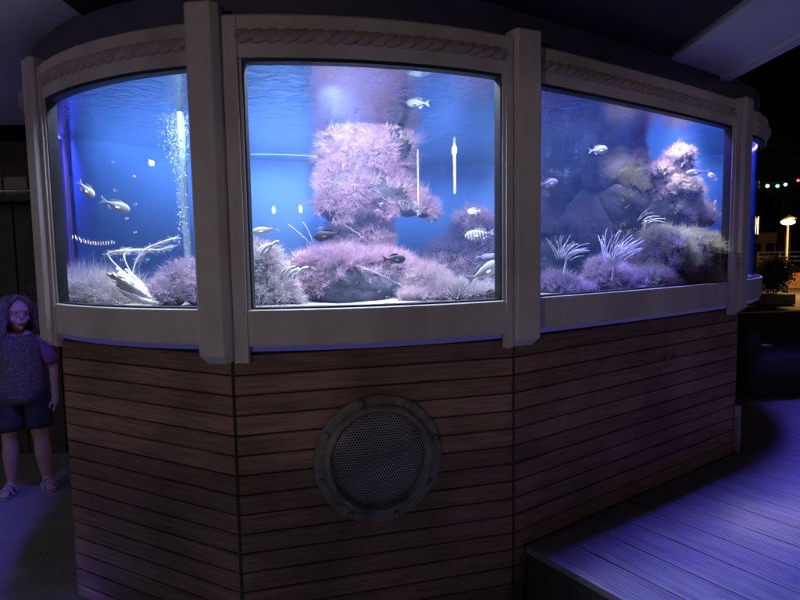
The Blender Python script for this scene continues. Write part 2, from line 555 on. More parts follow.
window_unit(P_LEFT, -0.05, 1.10, (-0.0495, 0.0), (1.0, 1.10), rope=(0.02, 1.02))
window_unit(P_FRONT, -0.085, 1.045, (-0.085, 0.0), (1.0, 1.045), rope=(-0.02, 1.01))
window_unit(P_RIGHT, -0.03, 1.06, (-0.03, 0.0), (1.0, 1.06), rope=(-0.02, 1.0))
window_unit(P_END, -0.06, 1.03, (-0.055, -0.02), (0.98, 1.03), rope=(0.05, 0.95))
window_unit(P_SIDE, -0.05, 1.03, (-0.05, 0.03), (0.99, 1.03), rope=(0.05, 0.95))


def post(corners, depth_dir, back=0.16):
    """corner post: plan polygon given from its front corners, chamfered foot"""
    dd = Vector(depth_dir).normalized() * back
    pts = [Vector(c) for c in corners]
    poly = pts + [pts[-1] + dd, pts[0] + dd]
    cx = sum((q for q in poly), Vector((0, 0))) / len(poly)
    rs = []
    for z, k, push in ((P_BOT, 0.8, 0.035), (P_BOT + 0.035, 1.0, 0), (P_TOP - 0.006, 1.0, 0), (P_TOP, 0.97, 0.003)):
        ring = []
        for q in poly:
            v = cx + (q - cx) * k + dd.normalized() * push
            ring.append(Vector((v.x, v.y, EYE + z)))
        rs.append(ring)
    o = MB().rings(rs).build('post', M['paint'], aquarium)
    bv = o.modifiers.new('bevel', 'BEVEL'); bv.width = 0.004; bv.segments = 2; bv.limit_method = 'ANGLE'
    return o


def ratio(px, y, py=200):
    return at(px, py, y).x


post([(-0.742, 2.048), (-0.729, 2.028), (-0.642, 2.016), (-0.617, 2.036)], (0.12, 0.99), 0.06)
post([(0.463, 2.318), (0.487, 2.300), (0.585, 2.341), (0.594, 2.37)], (-0.39, 0.92), 0.06)
post([(2.032, 3.395), (2.052, 3.375), (2.135, 3.445), (2.150, 3.50)], (-0.65, 0.76), 0.05)
post([(-1.678, 2.60), (-1.664, 2.575), (-1.598, 2.523), (-1.58, 2.53)], (0.5, 0.86), 0.05)
# thin backing strips that run down beside the posts
for (P, a, b) in ((P_FRONT, -0.062, -0.012), (P_FRONT, 1.012, 1.044), (P_RIGHT, 1.015, 1.05), (P_LEFT, -0.048, -0.012)):
    bs = P.sweep([(-0.02, P_BOT + 0.004), (0.0075, P_BOT + 0.004), (0.0075, F_TOP - 0.012), (-0.02, F_TOP - 0.012)], a, b, 4)
    bs.build('backing_strip', M['paint'], aquarium)

# wooden base
C0, C1, C2, C3 = Vector((-1.545, 2.535)), Vector((-0.627, 2.062)), Vector((0.4755, 2.347)), Vector((2.095, 3.465))
C4, CS = Vector((2.58, 4.34)), Vector((-1.95, 3.40))
PITCH_B, GAP = 0.0770, 0.0062


def cladding(A, B, z_low, seed, label=None):
    A3, B3 = Vector(A), Vector(B)
    ln = (B3 - A3).length
    u = (B3 - A3) / ln
    n = Vector((u.y, -u.x))
    mb = MB()
    z = EYE - 0.4445            # joint under the second board from the top
    tops = [z + PITCH_B]
    while tops[-1] - PITCH_B > z_low: tops.append(tops[-1] - PITCH_B)
    rnd = random.Random(seed)
    for zt in tops:
        z1, z0 = zt - GAP / 2, max(zt - PITCH_B + GAP / 2, z_low)
        if z1 - z0 < 0.01: continue
        j = rnd.uniform(-0.0012, 0.0012)
        b = 0.0025
        prof = [(-0.02, z0), (-b + j, z0), (j, z0 + b), (j, z1 - b), (-b + j, z1), (-0.02, z1)]
        rs = []
        for s in (0.007, ln - 0.007):
            rs.append([Vector((A3.x + u.x * s + n.x * o, A3.y + u.y * s + n.y * o, zz)) for o, zz in prof])
        mb.rings(rs)
    o = mb.build('cladding', M['wood_a'], aquarium)
    if label: o['label'] = label
    bk = MB()
    rs = []
    for s in (0.0, ln):
        rs.append([Vector((A3.x + u.x * s + n.x * o_, A3.y + u.y * s + n.y * o_, zz)) for o_, zz in
                   ((-0.06, z_low - 0.0), (-0.014, z_low), (-0.014, EYE + F_BOT + 0.02), (-0.06, EYE + F_BOT + 0.02))])
    bk.rings(rs).build('backing_board', M['seal'], aquarium)
    return o


cladding(C0, C1, 0.02, 1)
cladding(C1, C2, 0.02, 2)
cladding(C2, C3, 0.02, 3)
cladding(C3, C4, 0.02, 4)
cladding(CS, C0, 0.02, 5)
cladding(C4, CS, 0.02, 6)
for c in (C1, C2):
    t = MB()
    t.tube([(c.x, c.y + 0.008, 0.02), (c.x, c.y + 0.008, EYE + P_BOT + 0.05)], 0.0075, 8)
    t.build('corner_strip', M['seal'], aquarium)
# grey trim standing at the far right corner
tr = MB()
tr.box((C3.x + 0.018, C3.y - 0.002, EYE + DECK + 0.15), (0.035, 0.03, 0.30), R(50), 0.003)
tr.build('corner_trim', M['trim'], aquarium)
# two old screw heads in the right side
for px, py in ((664.5, 358.5), (673, 356.5)):
    k = (C3 - C2); kn = Vector((k.y, -k.x)).normalized()
    d = ray(px, py)
    t = (C2.dot(kn)) / (d.x * kn.x + d.y * kn.y)
    q = Vector((d.x, d.y, d.z)) * t + Vector((0, 0, EYE))
    MB().tube([q - Vector((kn.x, kn.y, 0)) * 0.004, q + Vector((kn.x, kn.y, 0)) * 0.005, q + Vector((kn.x, kn.y, 0)) * 0.008],
              [0.014, 0.014, 0.007], 12).build('screw', M['screw'], aquarium, True)

# round vent like a porthole
pu = (C2 - C1).normalized(); pn = Vector((pu.y, -pu.x))
d = ray(379, 458)
t = C1.dot(pn) / (d.x * pn.x + d.y * pn.y)
pc = Vector((d.x * t, d.y * t, d.z * t + EYE))
PM = Matrix(((pu.x, 0, pn.x, pc.x), (pu.y, 0, pn.y, pc.y), (0, 1, 0, pc.z), (0, 0, 0, 1)))


def lathe(prof, n=96, wob=None):
    rs = []
    for k in range(n):
        a = 2 * math.pi * k / n
        ring = []
        for i, (r_, z_) in enumerate(prof):
            rr = r_ * (1 + (wob(a, i) if wob else 0))
            ring.append(Vector((rr * math.cos(a), rr * math.sin(a), z_)))
        rs.append(ring)
    m = len(prof)
    vs = [q for r_ in rs for q in r_]
    fs = []
    for k in range(n):
        for i in range(m):
            fs.append((k * m + i, ((k + 1) % n) * m + i, ((k + 1) % n) * m + (i + 1) % m, k * m + (i + 1) % m))
    return vs, fs


def local_obj(name, vs, fs, material, parent, smooth=True, mtx=PM):
    o = mesh_obj(name, vs, fs, material, None, smooth)
    bm = bmesh.new(); bm.from_mesh(o.data)
    bmesh.ops.recalc_face_normals(bm, faces=bm.faces[:]); bm.to_mesh(o.data); bm.free()
    o.matrix_world = mtx
    if parent:
        o.parent = parent
        o.matrix_parent_inverse = parent.matrix_world.inverted()
    return o


RO = 0.262
vs, fs = lathe([(RO - 0.075, 0.0), (RO, 0.0), (RO, 0.010), (RO - 0.004, 0.014), (RO - 0.034, 0.016), (RO - 0.040, 0.026), (RO - 0.050, 0.034),
                (RO - 0.060, 0.034), (RO - 0.066, 0.024), (RO - 0.075, 0.012)],
               wob=lambda a, i: (0.0045 * math.sin(a * 3 + 1) + 0.004 * noise.noise((math.cos(a) * 4, math.sin(a) * 4, i * 0.2))))
vent = local_obj('porthole_vent', vs, fs, M['bronze'], aquarium)
smooth_by_angle(vent, 40)
vent['label'] = 'round weathered metal vent ring with perforated cover'
for k in range(8):
    a = 2 * math.pi * (k + 0.35) / 8
    mb = MB()
    x, y = (RO - 0.018) * math.cos(a), (RO - 0.018) * math.sin(a)
    mb.tube([(x, y, 0.012), (x, y, 0.022), (x, y, 0.027)], [0.014, 0.014, 0.008], 12)
    local_obj('bolt', mb.v, mb.f, M['bronze'], vent)
mb = MB()
rs = []
for r_, z_ in ((0.205, 0.006), (0.2, 0.014), (0.12, 0.020), (0.05, 0.0225), (0.004, 0.023)):
    rs.append([Vector((r_ * math.cos(2 * math.pi * k / 64), r_ * math.sin(2 * math.pi * k / 64), z_)) for k in range(64)])
mb.rings(rs)
local_obj('grille', mb.v, mb.f, M['grille'], vent)

# hood above the windows, tank floor, back and black housing
hood_pts = []
for P, t0, t1 in ((P_SIDE, 0.1, 0.9), (P_LEFT, 0.02, 0.98), (P_FRONT, -0.02, 1.0), (P_RIGHT, 0.0, 1.0), (P_END, 0.0, 1.0)):
    hood_pts += [P.p(t0 + (t1 - t0) * i / 16, -0.045) for i in range(17)]
BACK = [Vector((1.55, 4.85)), Vector((0.1, 4.7)), Vector((-1.2, 4.25))]
rs = []
for z in (WT + 0.03, CEIL + 0.03):
    rs.append([Vector((q.x, q.y, EYE + z)) for q in hood_pts + BACK])
h = MB(); h.rings(rs, caps=False)
h.add([Vector((q.x, q.y, EYE + CEIL - 0.025)) for q in hood_pts + BACK], [tuple(range(len(hood_pts + BACK)))])
smooth_by_angle(h.build('hood', M['hood'], aquarium), 30)

inner = []
for P, t0, t1 in ((P_SIDE, 0.0, 1.0), (P_LEFT, -0.02, 1.06), (P_FRONT, -0.04, 1.02), (P_RIGHT, 0.0, 1.03), (P_END, -0.02, 1.0)):
    inner += [P.p(t0 + (t1 - t0) * i / 20, -0.052) for i in range(21)]
bk_pts = [Vector((2.66, 4.42)), *BACK, Vector((-1.95, 3.42))]
# backdrop: added bowed wall, its blue stands in for the water's scattered glow
cur = []
for a, b in zip(bk_pts[:-1], bk_pts[1:]):
    cur += [a.lerp(b, i / 8) for i in range(8)]
cur.append(bk_pts[-1])
vs, fs = [], []
for q in cur:
    for dz, o_ in ((WB - 0.03, 0), (CEIL - 0.003, 0)):
        vs.append(Vector((q.x, q.y, EYE + dz)))
for i in range(len(cur) - 1):
    fs.append((2 * i, 2 * i + 1, 2 * i + 3, 2 * i + 2))
bd = mesh_obj('backdrop', vs, fs, M['backdrop'], aquarium, True)
sd = bd.modifiers.new('thick', 'SOLIDIFY'); sd.thickness = 0.03; sd.offset = 1
fl = MB()
rs = []
for z in (WB - 0.09, WB - 0.045):
    rs.append([Vector((q.x, q.y, EYE + z)) for q in inner + bk_pts[1:-1]])
fl.rings(rs).build('tank_floor', M['seal'], aquarium)

# sand bed
bm = bmesh.new()
ring = [bm.verts.new((q.x, q.y, EYE + WB - 0.02)) for q in inner + bk_pts[1:-1]]
f = bm.faces.new(ring)
bmesh.ops.triangulate(bm, faces=[f])
for _ in range(3):
    bmesh.ops.subdivide_edges(bm, edges=[e for e in bm.edges if e.calc_length() > 0.12], cuts=1, use_grid_fill=True)
bmesh.ops.triangulate(bm, faces=bm.faces[:])
for v in bm.verts:
    v.co.z += 0.018 * noise.noise(v.co * 3.0) + 0.008 * noise.noise(v.co * 9.0)
    if v.co.z > EYE + WB + 0.012: v.co.z = EYE + WB + 0.012
me = bpy.data.meshes.new('sand_bed'); bm.to_mesh(me); bm.free()
me.materials.append(M['sand'])
me.polygons.foreach_set('use_smooth', [True] * len(me.polygons))
o = bpy.data.objects.new('sand_bed', me); COL.objects.link(o)
tag(o, 'pale sand bed on the aquarium floor', 'sand', kind='stuff')

# water: closed body with a rippled top
wpts = inner + bk_pts[1:-1]
cen = sum(wpts, Vector((0, 0))) / len(wpts)
wpts = [q + (cen - q).normalized() * 0.012 for q in wpts]
n = len(wpts)
vs = [Vector((q.x, q.y, EYE + WB - 0.04)) for q in wpts] + [Vector((q.x, q.y, EYE + WATER_Z)) for q in wpts]
fs = [tuple(range(n - 1, -1, -1)), tuple(range(n, 2 * n))] + [(i, (i + 1) % n, n + (i + 1) % n, n + i) for i in range(n)]
water = mesh_obj('water', vs, fs, mats=[M['water_side'], M['water_top']], mat_idx=[0, 1] + [0] * n)
bm = bmesh.new(); bm.from_mesh(water.data); bmesh.ops.recalc_face_normals(bm, faces=bm.faces[:]); bm.to_mesh(water.data); bm.free()
tag(water, 'clear blue water filling the aquarium', None, kind='structure')

# ------------------------------------------------------------------ rocks and algae
SAND_Z = EYE + WB - 0.02


def rock(name, label, blobs, amp=0.22, sub=4, freq=4.0, group=None):
    bm = bmesh.new()
    for (c, r_) in blobs:
        res = bmesh.ops.create_icosphere(bm, subdivisions=sub, radius=1.0)
        for v in res['verts']:
            q = v.co.copy()
            w = Vector((q.x * r_[0], q.y * r_[1], q.z * r_[2]))
            s = 1 + amp * noise.noise((Vector(c) + w) * freq) + amp * 0.5 * noise.noise((Vector(c) + w) * freq * 2.7) + amp * 0.4 * noise.noise((Vector(c) + w) * freq * 6)
            v.co = Vector(c) + w * s
            if v.co.z < SAND_Z - 0.015: v.co.z = SAND_Z - 0.015
    me = bpy.data.meshes.new(name); bm.to_mesh(me); bm.free()
    me.materials.append(M['rock'])
    me.polygons.foreach_set('use_smooth', [True] * len(me.polygons))
    o = bpy.data.objects.new(name, me); COL.objects.link(o)
    tag(o, label, 'rock', group)
    o['_blobs'] = 0
    del o['_blobs']
    o_blobs[o.name] = blobs
    return o


o_blobs = {}


def algae(o, material, count, length=0.04, width=0.0016, zmin=-0.4, patch=0.0, pfreq=5.0, box=None, name='algae', spread=0.8, clump=True, zcap=None, front=True, puff=0.6):
    """thousands of fine bent fronds rooted on the rock's surface, gathered in clumps"""
    me = o.data
    me.calc_loop_triangles()
    nv = len(me.vertices)
    co = np.empty(nv * 3); me.vertices.foreach_get('co', co); co = co.reshape(-1, 3)
    tri = np.empty(len(me.loop_triangles) * 3, dtype=np.int64); me.loop_triangles.foreach_get('vertices', tri); tri = tri.reshape(-1, 3)
    a, b, c = co[tri[:, 0]], co[tri[:, 1]], co[tri[:, 2]]
    nr = np.cross(b - a, c - a)
    ar = np.linalg.norm(nr, axis=1) + 1e-12
    nr = nr / ar[:, None]
    cen_ = (a + b + c) / 3
    w = ar.copy()
    w[nr[:, 2] < zmin] = 0
    if front: w[nr[:, 1] > 0.55] *= 0.15
    w[cen_[:, 2] < SAND_Z + 0.005] = 0
    if zcap is not None: w[cen_[:, 2] > zcap] = 0
    if box is not None:
        (x0, x1, z0, z1) = box
        w[(cen_[:, 0] < x0) | (cen_[:, 0] > x1) | (cen_[:, 2] < z0) | (cen_[:, 2] > z1)] = 0
    for (bc, br) in o_blobs[o.name]:
        dd = ((cen_ - np.array(bc)) / (np.array(br) * 0.8))
        w[(dd ** 2).sum(1) < 1] = 0
    if patch:
        nz = np.array([noise.noise(Vector(q) * pfreq) for q in cen_])
        w[nz < patch - 0.25] *= 0.04
    if w.sum() <= 0: return None
    ncl = max(count // 9, 1)
    ti = RNG.choice(len(tri), ncl, p=w / w.sum())
    u1, u2 = RNG.random(ncl), RNG.random(ncl)
    fl = u1 + u2 > 1; u1[fl], u2[fl] = 1 - u1[fl], 1 - u2[fl]
    base = a[ti] + (b - a)[ti] * u1[:, None] + (c - a)[ti] * u2[:, None]
    bn = nr[ti]
    base = base + bn * (np.abs(RNG.normal(0, 0.45, ncl)) * length * puff)[:, None]
    base = np.repeat(base, 9, 0); bn = np.repeat(bn, 9, 0)
    K = len(base)
    cl_len = np.repeat(RNG.uniform(0.45, 1.35, ncl), 9)
    base = base + RNG.normal(0, length * 0.09, (K, 3))
    dirv = bn + RNG.normal(0, spread * 0.62, (K, 3)) + np.array([0, 0, 0.25])
    dirv /= np.linalg.norm(dirv, axis=1)[:, None]
    Ln = (length * cl_len * RNG.uniform(0.6, 1.2, K))[:, None]
    mid = base + dirv * Ln * 0.55 + RNG.normal(0, 1, (K, 3)) * Ln * 0.1
    tip = mid + (dirv + RNG.normal(0, 0.55, (K, 3)) + np.array([0, 0, -0.15])) * Ln * 0.5
    wd = np.cross(dirv, RNG.normal(0, 1, (K, 3))); wd /= np.linalg.norm(wd, axis=1)[:, None] + 1e-9
    wd = wd * (width * RNG.uniform(0.7, 1.5, K))[:, None]
    # a side twig from the middle of every frond
    tw = mid + (dirv + RNG.normal(0, 0.9, (K, 3))) * Ln * 0.38
    vs = np.stack([base - wd, base + wd, mid + wd * 0.8, mid - wd * 0.8, tip, tw], 1).reshape(-1, 3)
    i0 = np.arange(K) * 6
    quads = np.stack([i0, i0 + 1, i0 + 2, i0 + 3], 1)
    t1 = np.stack([i0 + 3, i0 + 2, i0 + 4], 1)
    t2 = np.stack([i0 + 3, i0 + 2, i0 + 5], 1)
    m2 = bpy.data.meshes.new(name)
    nl = K * 10
    m2.vertices.add(K * 6); m2.vertices.foreach_set('co', vs.ravel())
    m2.loops.add(nl)
    m2.loops.foreach_set('vertex_index', np.concatenate([quads.ravel(), t1.ravel(), t2.ravel()]))
    m2.polygons.add(K * 3)
    starts = np.concatenate([np.arange(K) * 4, K * 4 + np.arange(K) * 3, K * 7 + np.arange(K) * 3])
    m2.polygons.foreach_set('loop_start', starts)
    try:
        m2.polygons.foreach_set('loop_total', np.concatenate([np.full(K, 4), np.full(K * 2, 3)]))
    except Exception:
        pass
    m2.materials.append(material)
    m2.update(calc_edges=True)
    m2.validate()
    ob = bpy.data.objects.new(name, m2); COL.objects.link(ob)
    ob.parent = o
    return ob


def V(px, py, y, dx=0, dy=0, dz=0):
    q = at(px, py, y)
    return (q.x + dx, q.y + dy, q.z + dz)


# tall pillar behind the front window
pill = rock('rock', 'tall pink rock pillar that reaches the water surface in the middle window', [
    (V(366, 112, 3.36), (0.21, 0.22, 0.22)), (V(357, 150, 3.36), (0.19, 0.22, 0.2)), (V(377, 158, 3.36), (0.18, 0.22, 0.2)), (V(352, 188, 3.34), (0.18, 0.22, 0.15)),
    (V(388, 194, 3.3), (0.13, 0.15, 0.1)), (V(408, 207, 3.26), (0.085, 0.09, 0.045)), (V(424, 213, 3.22), (0.04, 0.05, 0.024)), (V(362, 236, 3.5), (0.14, 0.15, 0.22)),
    (V(366, 285, 3.55), (0.2, 0.16, 0.2)), (V(334, 206, 3.25), (0.08, 0.1, 0.09))], amp=0.3, freq=5)
algae(pill, M['pink_algae'], 46000, 0.05, 0.001, zmin=-0.75, patch=0.1, pfreq=6, zcap=EYE + WATER_Z - 0.005, box=(-5, 5, EYE + 0.06, 9), puff=0.9)
algae(pill, M['mauve_algae'], 9000, 0.04, 0.001, zmin=-0.9, patch=0.15, box=(-5, 5, SAND_Z, EYE + 0.2), puff=0.9)

algae(pill, M['white_algae'], 6000, 0.035, 0.0009, zmin=-0.3, patch=0.42, pfreq=9, zcap=EYE + WATER_Z - 0.01, box=(-5, 5, EYE + 0.06, 9), puff=1.2)
mound = rock('rock', 'big dark boulder with a pink algae cap in front of the middle window', [
    (V(345, 288, 2.75), (0.23, 0.2, 0.16)), (V(318, 285, 2.72), (0.14, 0.15, 0.13)), (V(388, 285, 2.85), (0.15, 0.15, 0.14))], amp=0.16)
algae(mound, M['pink_algae'], 20000, 0.042, 0.0009, zmin=0.66)
algae(mound, M['pink_algae'], 6000, 0.032, 0.0008, zmin=-0.2, box=(-5, -0.33, 0, 9))
algae(mound, M['mauve_algae'], 1500, 0.02, 0.0008, zmin=-0.6, patch=0.25)

slope = rock('rock', 'low pink and white algae slope right of the capped boulder', [
    (V(420, 286, 2.82), (0.12, 0.13, 0.085)), (V(442, 297, 2.72), (0.13, 0.12, 0.05)), (V(478, 300, 2.75), (0.15, 0.13, 0.05)), (V(413, 303, 2.6), (0.09, 0.08, 0.03))], amp=0.2)
algae(slope, M['white_algae'], 15000, 0.038, 0.0008, zmin=-0.1)
algae(slope, M['pink_algae'], 6000, 0.04, 0.0008, zmin=0.0, box=(-5, V(445, 290, 2.8)[0], 0, 9))

left_clump = rock('rock', 'grey fuzzy rock with white sponge fingers in the left corner of the middle window', [
    (V(262, 272, 2.5), (0.07, 0.09, 0.1)), (V(268, 292, 2.48), (0.1, 0.1, 0.09)), (V(281, 300, 2.46), (0.075, 0.08, 0.05))], amp=0.2)
algae(left_clump, M['white_algae'], 13000, 0.034, 0.0008, zmin=-0.4)

back_mound = rock('rock', 'hazy mauve rock at the back right of the middle window', [
    (V(452, 268, 3.75), (0.2, 0.18, 0.16)), (V(472, 250, 3.85), (0.13, 0.12, 0.24)), (V(432, 280, 3.7), (0.16, 0.15, 0.1)), (V(480, 235, 4.1), (0.12, 0.1, 0.14))], amp=0.3)
algae(back_mound, M['mauve_algae'], 12000, 0.055, 0.0014, zmin=-0.5)

# rocks behind the right window
column = rock('rock', 'rock column with a bright pink edge rising to the surface in the right window', [
    (V(628, 120, 3.75), (0.10, 0.16, 0.3)), (V(612, 165, 3.8), (0.2, 0.2, 0.25)), (V(622, 205, 3.75), (0.17, 0.18, 0.2)), (V(600, 230, 3.85), (0.26, 0.2, 0.3)),
    (V(640, 172, 3.72), (0.07, 0.1, 0.08))], amp=0.24)
algae(column, M['pink_algae'], 7000, 0.03, 0.001, zmin=-0.7, box=(V(629, 150, 3.7)[0], 9, EYE + 0.38, EYE + WATER_Z - 0.01))
algae(column, M['green_algae'], 9000, 0.045, 0.0013, zmin=-0.3, patch=0.3, box=(V(612, 200, 3.7)[0], 9, 0, EYE + 0.5))

peak = rock('rock', 'jagged rock peak with pale pink crest in the right window', [
    (V(679, 163, 3.62), (0.075, 0.1, 0.085)), (V(661, 174, 3.62), (0.1, 0.1, 0.06)), (V(672, 196, 3.62), (0.125, 0.13, 0.16)), (V(667, 220, 3.62), (0.17, 0.15, 0.16)),
    (V(697, 219, 3.58), (0.09, 0.1, 0.06)), (V(685, 198, 3.58), (0.07, 0.08, 0.07))], amp=0.26, freq=6)
algae(peak, M['pink_algae'], 9000, 0.028, 0.0009, zmin=0.2, box=(-9, 9, EYE + 0.3, 9))
algae(peak, M['white_algae'], 8000, 0.04, 0.001, zmin=0.1, box=(V(680, 200, 3.4)[0], 9, 0, EYE + 0.42))
algae(peak, M['mauve_algae'], 5000, 0.035, 0.001, zmin=-0.6, patch=0.3)

reef = rock('rock', 'wide reef rock topped with green and pink algae in the right window', [
    (V(664, 261, 3.24), (0.15, 0.13, 0.15)), (V(690, 260, 3.36), (0.15, 0.13, 0.15)), (V(712, 261, 3.47), (0.1, 0.11, 0.13)), (V(652, 283, 3.1), (0.1, 0.08, 0.06)),
    (V(700, 283, 3.36), (0.12, 0.1, 0.07))], amp=0.22, freq=6)
algae(reef, M['green_algae'], 16000, 0.042, 0.0011, zmin=0.15)
algae(reef, M['mauve_algae'], 9000, 0.035, 0.0009, zmin=-0.6, patch=0.15)

dark_mass = rock('rock', 'dark blue rock wall at the back left of the right window', [
    (V(566, 200, 4.2), (0.26, 0.2, 0.4)), (V(580, 140, 4.3), (0.2, 0.18, 0.4)), (V(572, 262, 4.15), (0.32, 0.25, 0.22))], amp=0.5, freq=5.5)
algae(dark_mass, M['mauve_algae'], 2500, 0.035, 0.0012, zmin=-0.6, patch=0.5)

low_mound = rock('rock', 'low mauve mound on the sand in the lower left of the right window', [
    (V(558, 289, 3.0), (0.1, 0.1, 0.06)), (V(605, 279, 3.15), (0.1, 0.1, 0.1)), (V(625, 284, 3.1), (0.09, 0.09, 0.06)), (V(580, 294, 2.95), (0.08, 0.07, 0.03))], amp=0.25, freq=6)
algae(low_mound, M['mauve_algae'], 9000, 0.035, 0.001, zmin=-0.4)

# rocks behind the left window
left_rock = rock('rock', 'fuzzy mauve rock in the right corner of the left window', [
    (V(187, 282, 2.55), (0.09, 0.1, 0.07)), (V(170, 296, 2.5), (0.07, 0.07, 0.05)), (V(198, 290, 2.5), (0.07, 0.07, 0.07))], amp=0.22, freq=7)
algae(left_rock, M['mauve_algae'], 9000, 0.034, 0.0009, zmin=-0.4)
hump = rock('rock', 'low pale hump of feathery weed in the left corner of the left window', [
    (V(98, 297, 2.75), (0.13, 0.1, 0.04)), (V(80, 294, 2.85), (0.06, 0.08, 0.05)), (V(120, 302, 2.7), (0.1, 0.08, 0.03))], amp=0.22, freq=7)
algae(hump, M['white_algae'], 9000, 0.075, 0.0009, zmin=-0.2, spread=1.2)


# ------------------------------------------------------------------ corals, plants, threads, urchin
def curved(p0, d0, ln, bend, n=8):
    p, d_ = Vector(p0), Vector(d0).normalized()
    pts = [p.copy()]
    for i in range(n):
        d_ = (d_ + Vector(bend) / n).normalized()
        p = p + d_ * ln / n
        pts.append(p.copy())
    return pts


def strand_coral(label, base, n, ln, lean, fan, rad, seed, droop=0.6):
    rnd = random.Random(seed)
    mb = MB()
    stem = Vector(base)
    mb.tube(curved(stem - Vector((0, 0, 0.09)), (0.1, 0, 1), 0.1, (0.1, 0, 0)), [0.006] * 9, 6)
    for i in range(n):
        k = (i / (n - 1) - 0.5) * 2
        d_ = Vector((lean + k * fan, rnd.uniform(-0.3, 0.3), 1 + rnd.uniform(-0.2, 0.2)))
        st = stem + Vector((k * 0.035, rnd.uniform(-0.02, 0.02), rnd.uniform(-0.015, 0.02)))
        ll = ln * rnd.uniform(0.65, 1.15)
        pts = curved(st, d_, ll, (droop * (lean + k * 0.5) + rnd.uniform(-0.4, 0.6), rnd.uniform(-0.5, 0.5), -droop * 0.5 + rnd.uniform(-0.4, 0.2)))
        ph = rnd.uniform(0, 6)
        pts = [q + Vector((0.003 * math.sin(ph + j * 0.9), 0.003 * math.cos(ph + j * 0.8), 0.0)) * (j / 8) for j, q in enumerate(pts)]
        mb.tube(pts, [rad * (1 - 0.5 * j / 8) for j in range(9)], 6)
    o = mb.build('strand_coral', M['coral'], None, True)
    return tag(o, label, 'coral', 'white strand corals in the right window')


strand_coral('white tuft of coral strands nearest the left edge of the right window', V(564, 258, 2.9), 30, 0.11, 0.3, 0.6, 0.0024, 1, 1.3)
strand_coral('largest upright white coral tuft beside the reef rock', V(612, 264, 3.0), 44, 0.17, 0.3, 0.55, 0.0026, 2, 0.5)
strand_coral('few thin white coral arcs in front of the rock peak', V(643, 222, 3.38), 6, 0.10, 0.9, 0.5, 0.0026, 3, 1.2)
strand_coral('white coral tuft at the right end of the reef rock', V(714, 256, 3.36), 26, 0.12, 0.1, 0.8, 0.0024, 4, 0.7)


def finger_sponge(label, base, n, ln, seed, dx):
    rnd = random.Random(seed)
    mb = MB()
    for i in range(n):
        st = Vector(base) + Vector((dx * (i - n / 2) , rnd.uniform(-0.02, 0.02), rnd.uniform(-0.01, 0.015)))
        pts = curved(st, (0.15 + rnd.uniform(-0.2, 0.35), rnd.uniform(-0.2, 0.1), 1), ln * rnd.uniform(0.75, 1.2), (1.0 + rnd.uniform(-0.3, 0.4), -0.2, -0.5))
        mb.tube(pts + [pts[-1] + (pts[-1] - pts[-2]) * 0.25], [0.0062] * 8 + [0.0055, 0.002], 8)
    o = mb.build('finger_sponge', M['coral'], None, True)
    return tag(o, label, 'sponge', 'white finger sponges')


finger_sponge('white finger sponge on top of the grey corner rock', V(265, 254, 2.42), 4, 0.06, 5, 0.016)
finger_sponge('white finger sponge low between the grey rock and pink boulder', V(291, 278, 2.42), 5, 0.075, 6, 0.018)

# fluted shell-like coral with weed arms in the left window
base = Vector(V(157, 304, 2.42))
mb = MB()
for i in range(20):
    k = i / 19.0
    d_ = Vector((-0.95 + 0.15 * k, -0.15 + 0.25 * math.sin(i * 1.7), 0.12 + 0.75 * k))
    ln = 0.16 + 0.05 * math.sin(k * 3.1) - 0.03 * abs(math.sin(i * 2.3))
    pts = curved(base + Vector((-0.0028 * i + 0.02, 0.02 * math.sin(i * 2.1), 0.0022 * i)), d_, ln, (0.15, 0.1 * math.sin(i), 0.28 - 0.5 * k))
    mb.tube(pts, [0.0055 + 0.006 * math.sin(math.pi * j / 8) + 0.0015 * math.sin(j * 2.3 + i) for j in range(9)], 8)
    for s in (-1, 1):
        q = pts[4 + (i % 3)]
        mb.tube(curved(q, (-0.4, s * 0.7, 0.5), 0.035, (-0.3, 0, 0.2)), [0.0055 - 0.0004 * j for j in range(9)], 6)
shell = mb.build('fluted_coral', M['coral'], None, True)
tag(shell, 'bleached fluted coral lying on the sand in the left window', 'coral')
mb = MB()
arms = [((127, 276), (108, 255), (122, 251), (128, 249)), ((133, 277), (124, 256), (136, 250), (160, 250), (171, 246)), ((132, 276), (137, 260), (150, 247), (176, 238))]
for ar in arms:
    pts = [Vector(V(px, py, 2.45 + 0.02 * i)) for i, (px, py) in enumerate(ar)]
    fine = []
    for i in range(len(pts) - 1):
        p0, p1, p2, p3 = pts[max(i - 1, 0)], pts[i], pts[i + 1], pts[min(i + 2, len(pts) - 1)]
        for j in range(6):
            t = j / 6.0
            fine.append(0.5 * ((2 * p1) + (-p0 + p2) * t + (2 * p0 - 5 * p1 + 4 * p2 - p3) * t * t + (-p0 + 3 * p1 - 3 * p2 + p3) * t ** 3))
    fine.append(pts[-1])
    nn = len(fine)
    mb.tube(fine, [0.0025 + 0.0035 * max(0, math.sin(math.pi * j / nn)) * (0.6 + 0.4 * math.sin(j * 1.3)) for j in range(nn)], 7)
    rnd = random.Random(len(ar))
    for j in range(nn // 3, nn):
        for _ in range(14):
            q = fine[j] + Vector((rnd.gauss(0, .004), rnd.gauss(0, .004), rnd.gauss(0, .004)))
            e = q + Vector((rnd.gauss(0, .016), rnd.gauss(0, .014), rnd.gauss(-0.003, .008)))
            mb.tube([q, e], [0.0007, 0.0003], 3, caps=False)
weed = mb.build('branched_weed', M['thread'], None, True)
tag(weed, 'pale branching weed growing out of the fluted coral', 'weed')

